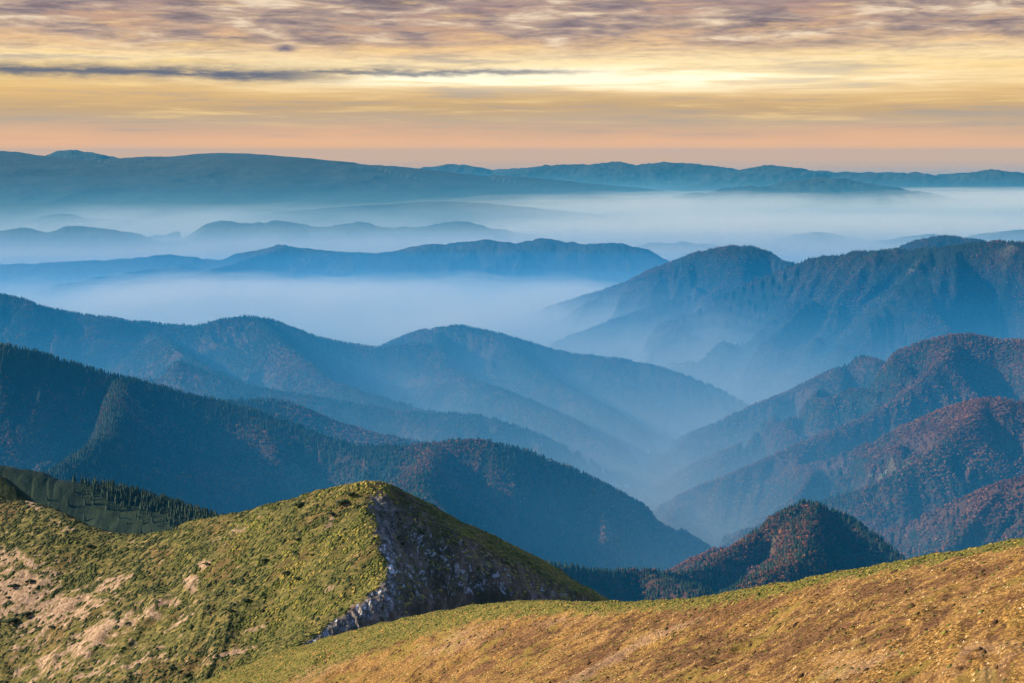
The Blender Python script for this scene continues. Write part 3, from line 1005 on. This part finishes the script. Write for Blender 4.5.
def pick(keys, extra=None):
    m = np.isin(zc_, [zi[k] for k in keys]) & inview
    if extra is not None:
        m = m & extra
    return m.astype(np.float32)


drop = DROP[:-1, :-1]
pts_s, pts_b = [], []      # (x,y,z,height,width,key)
specs = [
    # key, spacing, spruce share, heights
    ('pyramid_hill', 6.0, 0.02), ('shadow_ridge', 7.5, 0.50), ('back_hump', 8.0, 0.5), ('misty_ridge', 9.5, 0.5), ('rust_mountain', 8.0, 0.06), ('right_spur', 7.0, 0.10), ('dark_mountain', 13.0, 0.5), ('dark_peak', 14.0, 0.6)]
for q, (key, spc, sh) in enumerate(specs):
    m = pick([key])
    n = int(area(m) / spc ** 2)
    p, i, j = scatter(m, n, 100 + q)
    g = np.random.default_rng(200 + q)
    dr = drop[i, j]
    prob = sh + 0.55 * (n_sp[i, j] - 0.5) * 3.0 + 0.45 * np.exp(-dr / 60.0) * (0.3 if key in ('rust_mountain', 'right_spur') else 1.0)
    if key == 'pyramid_hill':
        prob = prob + 0.6 * (PX[i, j] < 700) * (PX[i, j] < 620)
        prob = prob + 0.25 * (PX[i, j] > 825)
    if key == 'shadow_ridge':
        prob = prob + 0.15 * (PX[i, j] < 330) - 0.30 * (PX[i, j] > 400)
    isS = g.random(n) < prob
    small = 0.78 if key == 'pyramid_hill' else 1.0
    # keep the odd clearing
    clear = (fbm(p[:, 0] / 300 + 9, p[:, 1] / 300, 4) > 0.58) & (key == 'misty_ridge')
    keep = ~clear
    hs = g.uniform(7, 19, n) * small
    hb = g.uniform(6, 13, n) * small
    for isq, lst, hh, wd in ((True, pts_s, hs, g.uniform(0.85, 1.2, n)), (False, pts_b, hb, g.uniform(0.9, 1.35, n))):
        s = (isS == isq) & keep
        lst.append(np.column_stack([p[s], hh[s], wd[s], np.full(s.sum(), zi[key])]))
    print(key, n)
# spruces along the green spur, thick on its far half
m = pick(['spruce_spur'])
p, i, j = scatter(m, 30000, 77)
sx, sy, sdr = PX[i, j], PY[i, j], drop[i, j]
g = np.random.default_rng(78)
prob = np.where(sx > 70, np.exp(-sdr / 8.0) * np.clip((sx - 60) / 60, 0.15, 1), 0.0) + 0.012 * (sx > 40) + np.where((sx > 90), 0.05 * (sdr > 45) * (sx > 110), 0)
s = g.random(len(p)) < prob * 0.27
P_ = p[s]
pts_s.append(np.column_stack([P_, 4.5 + 11 * g.random(len(P_)) ** 1.6, g.uniform(0.8, 1.1, len(P_)), np.full(len(P_), zi['spruce_spur'])]))
print('spur spruces', len(P_))
PS = np.concatenate(pts_s)
PB = np.concatenate(pts_b)
print('spruces', len(PS), 'beeches', len(PB))


def split_near(P, n):
    px, py = project(P[:, 0], P[:, 1], P[:, 2] + P[:, 3] * 0.6)
    d = np.hypot(P[:, 0], P[:, 1])
    sl = (P[:, 2] + P[:, 3] * 0.8 - ZC) / d
    j = np.clip(np.searchsorted(AZ, np.arctan2(P[:, 0], P[:, 1])), 0, NC - 1)
    i = np.clip(np.searchsorted(R, d) - 2, 0, NR - 1)
    ok = (sl > runmax[i, j]) & (px > 2) & (px < 1022) & (py < 680)
    size = np.where(ok, P[:, 3] / d, 0)
    o = np.argsort(-size)
    return P[o[:n]], P[o[n:]]


NS, PS = split_near(PS, 300)
NB, PB = split_near(PB, 300)
def where(p, key):
    px, py = project(p[0], p[1], p[2])
    if key == 'spruce_spur':
        if px < 100:
            return 'at the thin left end of the shaded green spur', 'left end of the green spur'
        if px < 150:
            return 'midway along the crest of the shaded green spur', 'middle of the green spur'
        return 'crowded at the low right end of the shaded green spur', 'low end of the green spur'
    if key == 'pyramid_hill':
        if px < 640:
            return 'in the dark strip of wood right of the rocky hill', 'wood right of the rocky hill'
        if px < 730:
            return 'in the saddle left of the small pointed wooded hill', 'saddle left of the pointed hill'
        if py < 522:
            return 'on the summit of the small pointed wooded hill', 'summit of the pointed hill'
        if px < 815 and py < 545:
            return 'high on the left flank of the small pointed wooded hill', 'upper left flank of the pointed hill'
        if px < 815:
            return 'low on the left flank of the small pointed wooded hill', 'lower left flank of the pointed hill'
        return 'on the right flank of the small pointed wooded hill', 'right flank of the pointed hill'
    return 'in the haze on the long dark blue ridge', 'long dark blue ridge'


for r in NS:
    w_, g_2 = where(r[:3], KEYS[int(r[5])])
    plant('spruce_tree', r[:3], r[3], r[4], random.choice(SPRUCE_ME), TR_S, 'dark green spruce ' + w_, 'tree', 'spruces, ' + g_2)
for r in NB:
    w_, g_2 = where(r[:3], KEYS[int(r[5])])
    plant('beech_tree', r[:3], r[3], r[4], random.choice(BEECH_ME), TR_B, 'rust coloured autumn tree ' + w_, 'tree', 'autumn trees, ' + g_2)


def forest(name, P, meshes, label):
    """ points carrying instances of the crowns, as one object """
    me = bpy.data.meshes.new(name)
    me.vertices.add(len(P))
    me.vertices.foreach_set('co', np.ascontiguousarray(P[:, :3], dtype=np.float32).ravel())
    g = np.random.default_rng(len(P))
    sc = np.column_stack([P[:, 3] * P[:, 4], P[:, 3] * P[:, 4], P[:, 3]]).astype(np.float32)
    a = me.attributes.new('tree_scale', 'FLOAT_VECTOR', 'POINT')
    a.data.foreach_set('vector', sc.ravel())
    ro = np.zeros((len(P), 3), np.float32)
    ro[:, 2] = g.random(len(P)) * 6.28
    a = me.attributes.new('tree_rot', 'FLOAT_VECTOR', 'POINT')
    a.data.foreach_set('vector', ro.ravel())
    a = me.attributes.new('tree_kind', 'INT', 'POINT')
    a.data.foreach_set('value', g.integers(0, len(meshes), len(P)).astype(np.int32))
    o = bpy.data.objects.new(name, me)
    col.objects.link(o)
    ng = bpy.data.node_groups.new(name, 'GeometryNodeTree')
    ng.interface.new_socket('Geometry', in_out='INPUT', socket_type='NodeSocketGeometry')
    ng.interface.new_socket('Geometry', in_out='OUTPUT', socket_type='NodeSocketGeometry')
    t = NT(ng)
    gi, go = t.new('NodeGroupInput'), t.new('NodeGroupOutput')
    ip = t.new('GeometryNodeInstanceOnPoints')
    t.link(gi.outputs[0], ip.inputs['Points'])
    jn = t.new('GeometryNodeJoinGeometry')
    for src in meshes:
        oi = t.new('GeometryNodeObjectInfo', transform_space='ORIGINAL')
        oi.inputs['Object'].default_value = src
        oi.inputs['As Instance'].default_value = True
        t.link(oi.outputs['Geometry'], jn.inputs[0])
    t.link(jn.outputs[0], ip.inputs['Instance'])
    ip.inputs['Pick Instance'].default_value = True

    def at(nm, typ):
        nd = t.new('GeometryNodeInputNamedAttribute', data_type=typ)
        nd.inputs[0].default_value = nm
        return nd.outputs[0]
    t.link(at('tree_kind', 'INT'), ip.inputs['Instance Index'])
    t.link(at('tree_rot', 'FLOAT_VECTOR'), ip.inputs['Rotation'])
    t.link(at('tree_scale', 'FLOAT_VECTOR'), ip.inputs['Scale'])
    t.link(ip.outputs[0], go.inputs[0])
    md = o.modifiers.new('trees', 'NODES')
    md.node_group = ng
    return tag(o, label, 'forest', None, 'stuff')


def crowns_of(meshes):
    out = []
    for me in meshes:
        for o in bpy.data.objects:
            if o.data == me:
                out.append(o)
                break
    return out


forest('spruce_forest', PS, crowns_of(SPRUCE_ME), 'dark spruce forest covering the hazy ridges')
forest('autumn_forest', PB, crowns_of(BEECH_ME), 'rust and brown autumn forest covering the hazy slopes')

# ------------------------------------------------------------------ low growth on the near hills
def growth(name, p, size, templates, m, label, cat, tint, seed, zs=0.5, yaw=None, long=1.0, nrm=None):
    g = np.random.default_rng(seed)
    n = len(p)
    kind = g.integers(0, len(templates), n)
    VV, FF, TT, off = [], [], [], 0
    for k, (tv, tf) in enumerate(templates):
        s = np.where(kind == k)[0]
        if len(s) == 0:
            continue
        a = g.uniform(0, 6.283, len(s)) if yaw is None else yaw + g.normal(0, 0.35, len(s))
        ca, sa = np.cos(a)[:, None], np.sin(a)[:, None]
        sz = size[s][:, None]
        x = tv[None, :, 0] * sz * long
        y = tv[None, :, 1] * sz
        z = tv[None, :, 2] * sz * zs
        vx = x * ca - y * sa
        vy = x * sa + y * ca
        vz = z
        if nrm is not None:
            nn = nrm[s]
            vz = vz - (vx * nn[:, :1] + vy * nn[:, 1:2]) / np.maximum(nn[:, 2:3], 0.6)
        vv = np.stack([vx + p[s, 0:1], vy + p[s, 1:2], vz + p[s, 2:3]], -1).reshape(-1, 3)
        ff = (tf[None] + (np.arange(len(s)) * len(tv))[:, None, None] + off).reshape(-1, 3)
        VV.append(vv)
        FF.append(ff)
        TT.append(np.repeat(tint[s], len(tv)))
        off += len(vv)
    me = mesh_from(name, np.concatenate(VV), np.concatenate(FF), 3, [m], attrs={'tint': np.concatenate(TT)}, smooth=False)
    o = bpy.data.objects.new(name, me)
    col.objects.link(o)
    return tag(o, label, cat, None, 'stuff')


def clump(seed):
    g = np.random.default_rng(seed)
    v, f = ico(1)
    v = v * g.uniform(0.62, 1.25, (len(v), 1))
    v = v[:, :] * np.array([1, 1, 1])
    v[:, 2] = np.maximum(v[:, 2], -0.3)
    return v, f


def tuft(seed, n=11):
    g = np.random.default_rng(seed)
    vs, fs = [], []
    for _ in range(n):
        a = g.uniform(0, 6.28)
        r_ = g.uniform(0.05, 0.5)
        l_ = g.uniform(0.2, 0.7)
        b = np.array([math.cos(a) * r_, math.sin(a) * r_, -0.1])
        tip = b + np.array([math.cos(a) * l_, math.sin(a) * l_, g.uniform(0.5, 1.1)])
        sd2 = np.array([-math.sin(a), math.cos(a), 0]) * 0.11
        k = len(vs)
        vs += [b - sd2, b + sd2, tip]
        fs.append((k, k + 1, k + 2))
    return np.array(vs), np.array(fs)


def tintmat(name, stops):
    def b(t):
        return t.ramp(attr(t, 'tint'), stops), None
    return mat(name, b, 0.9, 0.1)


M_SHRUB = tintmat('shrub_leaves', [(0.0, (0.022, 0.032, 0.012)), (0.3, (0.050, 0.060, 0.014)), (0.6, (0.100, 0.110, 0.020)), (0.85, (0.19, 0.165, 0.028)), (1.0, (0.30, 0.215, 0.05))])
M_TUFT = tintmat('dry_grass', [(0.0, (0.07, 0.035, 0.015)), (0.25, (0.20, 0.11, 0.035)), (0.5, (0.42, 0.26, 0.09)), (0.8, (0.66, 0.46, 0.20)), (1.0, (0.85, 0.66, 0.38))])


def cellf(a):
    o = np.zeros((NR - 1, NC - 1), np.float32)
    o[:nr1] = a[:nr1, :NC - 1]
    return o


c_rock, c_bare, c_strip, c_patch, c_path, c_moss = [cellf(a) for a in (rock, bare, strip, patch, path, moss)]
vis_n = inview & (RC < 900)
clus = np.zeros((NR - 1, NC - 1), np.float32)
clus[:nr1] = sstep(fbm((nx * 0.9 + ny * 0.43) / 11, (-nx * 0.43 + ny * 0.9) / 4.0, 4, 0.65), -0.20, 0.18)[:nr1, :NC - 1]
brown = np.zeros((NR - 1, NC - 1), np.float32)
brown[:nr1] = (0.9 * blob(40, 660, 130, 40, 10) + 0.5 * blob(150, 640, 60, 25, 20))[:nr1, :NC - 1]
c_scree = cellf(scree)
gmask = ((zc_ == zi['green_hill']) & vis_n) * (1 - c_rock) * (1 - 0.93 * c_scree) * (1 - 0.96 * c_bare) * (0.10 + 0.90 * clus) * np.clip(1 - 0.75 * brown, 0.1, 1)
A_ = area(gmask)
n = int(min(A_ / 0.42, 110000))
print('shrub area', A_, n)
p, i, j = scatter(gmask, n, 301)
g = np.random.default_rng(302)
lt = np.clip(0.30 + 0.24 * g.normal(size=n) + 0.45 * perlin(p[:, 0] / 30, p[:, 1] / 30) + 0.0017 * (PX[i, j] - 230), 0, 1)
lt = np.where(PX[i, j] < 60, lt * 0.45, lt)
templ = [clump(s) for s in range(6)]
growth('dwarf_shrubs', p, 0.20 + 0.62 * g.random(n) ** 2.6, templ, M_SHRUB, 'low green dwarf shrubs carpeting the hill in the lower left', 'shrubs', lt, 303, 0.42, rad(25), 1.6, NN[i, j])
smask = ((zc_ == zi['grass_ridge']) & vis_n) * (c_strip * cellf(sstep(fbm(nx / 2.6, ny / 2.0, 4, 0.6), -0.25, 0.25)) * 0.95 + 0.02)
n = int(min(area(smask) / 0.14, 60000))
print('strip', n)
p, i, j = scatter(smask, n, 311)
lt = np.clip(0.55 + 0.25 * np.random.default_rng(312).normal(size=n) + 0.3 * perlin(p[:, 0] / 3, p[:, 1] / 3), 0, 1)
growth('dwarf_shrubs', p, 0.10 + 0.32 * g.random(n) ** 2, templ, M_SHRUB, 'bright green dwarf shrubs along the crest of the golden slope', 'shrubs', lt, 313, 0.5, rad(0), 1.3, NN[i, j])
tmask = ((zc_ == zi['grass_ridge']) & vis_n) * (1 - 0.9 * c_strip) * (1 - 0.55 * c_path)
n = int(min(area(tmask) / 0.12, 100000))
print('tufts', area(tmask), n)
p, i, j = scatter(tmask, n, 321)
g = np.random.default_rng(322)
lt = np.clip(0.56 + 0.24 * g.normal(size=n) - 0.42 * c_patch[i, j] - 0.18 * c_moss[i, j] + 0.15 * c_path[i, j], 0, 1)
growth('grass', p, 0.10 + 0.36 * g.random(n) ** 1.8, [tuft(s) for s in range(6)], M_TUFT, 'dry golden grass tufts covering the slope in the lower right', 'grass', lt, 323, 0.8, None, 1.0, NN[i, j])
# darker heather tussocks scattered over the golden slope
tmask = ((zc_ == zi['grass_ridge']) & vis_n) * (1 - c_strip) * (0.05 + 0.9 * c_patch + 0.7 * c_moss) * cellf(sstep(fbm(nx / 3.5 + 3, ny / 3.0, 4, 0.6), -0.05, 0.35))
n = int(min(area(tmask) / 0.5, 7000))
print('tussocks', n)
p, i, j = scatter(tmask, n, 341)
g = np.random.default_rng(342)
M_HEATH = tintmat('heather', [(0.0, (0.028, 0.016, 0.008)), (0.5, (0.075, 0.042, 0.014)), (0.8, (0.08, 0.075, 0.018)), (1.0, (0.18, 0.12, 0.035))])
growth('heather', p, 0.10 + 0.38 * g.random(n) ** 2, templ, M_HEATH, 'dark brown and olive heather tussocks scattered over the golden slope', 'heather', g.random(n), 343, 0.55, rad(15), 1.3, NN[i, j])
# bigger shrubs gathered in clusters on the green hill
tmask = gmask * cellf(sstep(fbm(nx / 14 + 8, ny / 9, 4, 0.6), 0.15, 0.45))
n = int(min(area(tmask) / 9.0, 2600))
print('big shrubs', n)
p, i, j = scatter(tmask, n, 351)
g = np.random.default_rng(352)
growth('dwarf_shrubs', p, 0.5 + 0.7 * g.random(n) ** 1.6, templ, M_SHRUB, 'darker taller dwarf shrubs clustered on the hill in the lower left', 'shrubs', np.clip(0.12 + 0.14 * g.normal(size=n), 0, 1), 353, 0.55, rad(25), 1.5, NN[i, j])
# dry grass between the shrubs too
tmask = ((zc_ == zi['green_hill']) & vis_n) * (1 - c_rock) * (1 - c_scree) * (0.25 + brown * 1.0) * (1 - 0.95 * c_bare)
n = int(min(area(tmask) / 1.2, 40000))
p, i, j = scatter(tmask, n, 331)
lt = np.clip(0.45 + 0.15 * np.random.default_rng(5).normal(size=n) + 0.2 * c_bare[i, j], 0, 1)
growth('grass', p, g.uniform(0.15, 0.4, n), [tuft(s + 9) for s in range(4)], M_TUFT, 'brown grass between the dwarf shrubs on the hill in the lower left', 'grass', lt, 333, 0.7, None, 1.0, NN[i, j])


# --- single dark dwarf pines one can count on the green hill
def ground_at(px, py, rmin=200, rmax=13000):
    """the point where the line of sight through (px, py) meets the ground"""
    a, b, c = ray(px, py)
    jj = int(np.clip(np.searchsorted(AZ, math.atan2(a, b)), 0, NC - 1))
    i_0, i_1 = np.searchsorted(R, rmin), np.searchsorted(R, rmax)
    s = slope_[i_0:i_1, jj]
    k = np.argmax(s >= c)
    if s[k] < c:
        return None
    ii = i_0 + k
    return np.array([a * R[ii], b * R[ii], HT[ii, jj]])


M_PINE = tintmat('dwarf_pine_needles', [(0.0, (0.012, 0.022, 0.010)), (1.0, (0.035, 0.05, 0.018))])
PINE = []
for s in range(3):
    g = np.random.default_rng(60 + s)
    parts = []
    for q in range(16):
        v, f = clump(400 + s * 20 + q)
        a, r_ = g.uniform(0, 6.28), g.uniform(0, 0.8)
        parts.append((v * g.uniform(0.22, 0.38) + np.array([math.cos(a) * r_, math.sin(a) * r_ * 0.7, 0.30 + 0.45 * (1 - r_) * g.uniform(0.5, 1)]), f))
    v, f = joinm(parts)
    PINE.append(mesh_from('crown', v, f, 3, [M_PINE], attrs={'tint': g.random(len(v))}, smooth=False))
v, f = joinm([limb((0, 0, -0.1), (math.cos(a) * .5, math.sin(a) * .4, .35), .05, .02) for a in (0.3, 1.9, 3.3, 4.8)])
PTR = mesh_from('trunk', v, f, 3, [M_BARK])
pines = [(264, 562, 2.3, 'round dark dwarf pine left of the pair in the middle of the green slope'),
         (286, 576, 2.2, 'left one of two dark dwarf pines side by side on the green slope'),
         (298, 581, 1.8, 'right one of two dark dwarf pines side by side on the green slope'),
         (299, 507, 3.6, 'wide flat dwarf pine under the skyline, left of the hilltop'),
         (342, 506, 3.4, 'wide flat dwarf pine just below the hilltop, close to the rock face'),
         (331, 515, 1.8, 'small dwarf pine below the wide flat one near the hilltop'),
         (352, 497, 2.4, 'dwarf pine nearest the summit of the green hill'),
         (297, 541, 1.8, 'dwarf pine halfway between the hilltop and the pair on the slope'),
         (312, 556, 1.4, 'smallest dwarf pine right of the pair, near the rock edge'),
         (247, 602, 1.9, 'dwarf pine low on the slope, top one of a loose trio'),
         (229, 612, 1.9, 'dwarf pine low on the slope, left one of a loose trio'),
         (262, 612, 1.6, 'dwarf pine low on the slope, right one of a loose trio'),
         (172, 670, 1.7, 'leftmost of three upright dwarf pines at the bottom edge'),
         (180, 673, 1.5, 'middle one of three upright dwarf pines at the bottom edge'),
         (188, 677, 1.6, 'rightmost of three upright dwarf pines at the bottom edge'),
         (90, 547, 2.0, 'lone dwarf pine below the dip in the skyline'),
         (12, 625, 4.0, 'largest dark dwarf pine, at the left edge below the pale soil'),
         (26, 618, 3.2, 'big dwarf pine just right of the largest one at the left edge'),
         (14, 588, 2.6, 'dwarf pine on the pale soil, nearest the left edge'),
         (30, 583, 2.4, 'dwarf pine on the pale soil beside the one nearest the left edge'),
         (8, 600, 1.6, 'small dwarf pine between the two clusters at the left edge'),
         (52, 630, 1.8, 'small dwarf pine on pale soil right of the big pair at the left edge'),
         (128, 626, 1.7, 'dwarf pine on the long streak of bare soil'),
         (206, 566, 1.9, 'dwarf pine beside the small hooked patch of bare soil')]
for (px, py, s, lab) in pines:
    q = ground_at(px, py, 480, 890)
    if q is None:
        continue
    e = empty('dwarf_pine', tuple(q))
    e.scale = (s * 1.25, s, s * 0.8)
    e.rotation_euler = (0, 0, random.uniform(-0.4, 0.4))
    k = random.randrange(3)
    for nm, me in (('trunk', PTR), ('crown', PINE[k])):
        c = bpy.data.objects.new(nm, me)
        col.objects.link(c)
        c.parent = e
    tag(e, lab, 'bush', 'dwarf pines on the green hill')

# ------------------------------------------------------------------ farmhouses in the valley
M_WALL = mat('whitewash', lambda t: (t.mix(t.noise(geo_pos(t), 0.5, 3), (0.75, 0.74, 0.70), (0.82, 0.81, 0.78)), None))
M_ROOF = mat('metal_roof', lambda t: (t.mix(t.noise(geo_pos(t), 0.4, 3), (0.55, 0.56, 0.58), (0.72, 0.73, 0.75)), None), 0.5, 0.4)
M_WIN = mat('dark_window', lambda t: ((0.03, 0.035, 0.04), None), 0.2, 0.5)


def box(x0, x1, y0, y1, z0, z1):
    v = np.array([(x, y, z) for z in (z0, z1) for y in (y0, y1) for x in (x0, x1)], float)
    f = np.array([(0, 2, 3), (0, 3, 1), (4, 5, 7), (4, 7, 6), (0, 1, 5), (0, 5, 4), (2, 6, 7), (2, 7, 3), (0, 4, 6), (0, 6, 2), (1, 3, 7), (1, 7, 5)])
    return v, f


def house(p, wx, wy, h, rot, label):
    e = empty('farmhouse', tuple(p))
    e.rotation_euler = (0, 0, rot)
    bits = [('wall', [box(-wx, wx, -wy, wy, -4, h)], M_WALL)]
    v = np.array([(-wx - 1, -wy - 1, h), (wx + 1, -wy - 1, h), (wx + 1, wy + 1, h), (-wx - 1, wy + 1, h), (-wx - 1, 0, h + wy), (wx + 1, 0, h + wy)], float)
    f = np.array([(0, 1, 5), (0, 5, 4), (2, 3, 4), (2, 4, 5), (3, 0, 4), (1, 2, 5), (0, 3, 2), (0, 2, 1)])
    bits.append(('roof', [(v, f)], M_ROOF))
    for k in (-0.55, 0.0, 0.55):
        bits.append(('window', [box(k * wx - 0.7, k * wx + 0.7, -wy - 0.05, -wy + 0.1, h * 0.45, h * 0.45 + 1.6)], M_WIN))
    for nm, parts, m in bits:
        v, f = joinm(parts)
        o = bpy.data.objects.new(nm, mesh_from(nm, v, f, 3, [m], smooth=False))
        col.objects.link(o)
        o.parent = e
    tag(e, label, 'house', 'white farmhouses in the valley')


for k, (px, py, wx, lab) in enumerate([(626, 493, 11, 'largest white farmhouse where the valley meets the dark ridge'), (617, 490, 8, 'white farmhouse left of the largest one in the valley'),
                                       (611, 487, 8, 'white farmhouse in the valley, nearest the dark wooded ridge'), (647, 457, 12, 'white farmhouse alone halfway up the valley between the ridges'),
                                       (676, 441, 9, 'highest white farmhouse in the valley, under the rust coloured mountain')]):
    q = ground_at(px, py, 4800, 9000)
    if q is not None:
        house(q, wx, 5.5, 5.0, 0.3 * (k % 3) - 0.2, lab)

# ------------------------------------------------------------------ air
def volume(name, verts_faces, color, density, label, g=0.0, emis=None):
    m = bpy.data.materials.new(name)
    m.use_nodes = True
    nt = m.node_tree
    nt.nodes.clear()
    pv = nt.nodes.new('ShaderNodeVolumePrincipled')
    pv.inputs['Color'].default_value = tuple(color) + (1,)
    pv.inputs['Density'].default_value = density
    pv.inputs['Anisotropy'].default_value = g
    ou = nt.nodes.new('ShaderNodeOutputMaterial')
    nt.links.new(pv.outputs[0], ou.inputs['Volume'])
    m.cycles.homogeneous_volume = True
    v, f = verts_faces
    o = bpy.data.objects.new(name, mesh_from(name, v, f, 3, [m], smooth=False))
    col.objects.link(o)
    return tag(o, label, name.replace('_', ' '), None, 'stuff')


ZTOP = float(HT.max()) + 30
ZTOP = max(ZTOP, ZC + 40)
print('box top', ZTOP)
volume('haze', box(-64 * K, 64 * K, -64 * K, 64 * K, float(HT.min()) - 1, ZTOP), (0.035, 0.32, 0.56), 0.009 / K, 'blue air haze between the near hills and the horizon')
zb = float(HT.min()) - 0.5


def slab(top, inset):
    e = (61.5 - inset) * K
    return box(-e, e, -e, e, zb - 0.02 * inset, top)


AIR = [(1600, 0.006, (0.05, 0.30, 0.50)), (1350, 0.010, (0.06, 0.34, 0.54)), (1150, 0.018, (0.16, 0.44, 0.58)), (1000, 0.024, (0.30, 0.52, 0.62)), (880, 0.024, (0.50, 0.62, 0.68)), (770, 0.045, (0.66, 0.74, 0.76)),
       (660, 0.10, (0.94, 0.90, 0.82)), (560, 0.20, (1.0, 0.93, 0.80)), (470, 0.30, (1.0, 0.92, 0.78))]
for k, (top, den, cc) in enumerate(AIR):
    volume('mist', slab(top, 0.5 + 0.25 * k), cc, den / K, 'layer of mist over the valleys and the far plain, thicker and whiter the lower it lies')


def bank(cx, cy, cz, rx, ry, rz, rough=0.0):
    v, f = ico(6 if rough else 5)
    if rough:
        a_ = v[:, 0] * rx / 900.0 + cx / 900.0
        b_ = v[:, 1] * ry / 1300.0 + cy / 1300.0
        v = v * (1 + rough * np.asarray(fbm(a_ * 0.5, b_ * 0.5, 2)))[:, None] * np.stack([np.ones(len(v)), np.ones(len(v)), 1 + rough * 1.6 * np.asarray(fbm(a_, b_, 4, 0.55))], -1)
    v = v * np.array([rx, ry, rz]) + np.array([cx, cy, cz])
    return v, f


# the blue air of the near valleys: nested shallow domes that thin out towards their rims
for k, (top, den, cc) in enumerate([(1640, 0.016, (0.003, 0.29, 0.70)), (1460, 0.024, (0.003, 0.31, 0.76)), (1270, 0.036, (0.006, 0.36, 0.82)), (1080, 0.044, (0.06, 0.48, 0.80)), (900, 0.050, (0.22, 0.60, 0.82)), (730, 0.06, (0.6, 0.8, 0.88))]):
    volume('mist', bank(0, 5500, 200, 20 * K - 300 * k, 11.5 * K - 200 * k, top - 200), cc, den / K, 'blue mist filling the valleys between the near wooded ridges')

for (px, py, d, rx, ry, rz, den, lab) in [
    (390, 330, 12.5 * K, 3.6 * K, 2.6 * K, 300, 1.0, 'white mist bank in the valley below the middle range'),
    (120, 320, 12.8 * K, 3.6 * K, 2.4 * K, 280, 0.7, 'thin mist bank on the left below the middle range'),
    (560, 350, 10.6 * K, 2.2 * K, 1.8 * K, 360, 0.36, 'mist bank at the foot of the dark mountain on the right'),
    (740, 380, 9.0 * K, 1.4 * K, 1.3 * K, 400, 0.18, 'mist pooled where the side valley opens below the rust coloured mountain'),
    (760, 215, 36 * K, 9 * K, 6 * K, 470, 0.45, 'white mist bank over the far plain in the middle of the view'),
    (1000, 205, 38 * K, 10 * K, 7 * K, 540, 0.5, 'white mist bank over the far plain at the right edge'),
    (240, 232, 31 * K, 14 * K, 4.0 * K, 330, 0.30, 'low white mist bank behind the pale range of small peaks'),
    (840, 238, 26.5 * K, 8 * K, 3.2 * K, 330, 0.6, 'white mist bank over the plain behind the dark blue mountain on the right'),
    (560, 225, 30 * K, 5 * K, 4 * K, 560, 0.2, 'white mist bank right of the pale range of small peaks'),
]:
    q = pt(px, py, d)
    for f_, dn in ((1.0, 0.12), (0.8, 0.18), (0.6, 0.28), (0.42, 0.42)):
        volume('mist_bank', bank(q[0], q[1], 470 + 3 * f_, rx * (0.55 + 0.45 * f_), ry * (0.55 + 0.45 * f_), rz * f_, 0.20 if d < 20000 else 0.06), (1.0, 0.92, 0.78), den * dn * 2.0 / K, lab)
print('scene built')
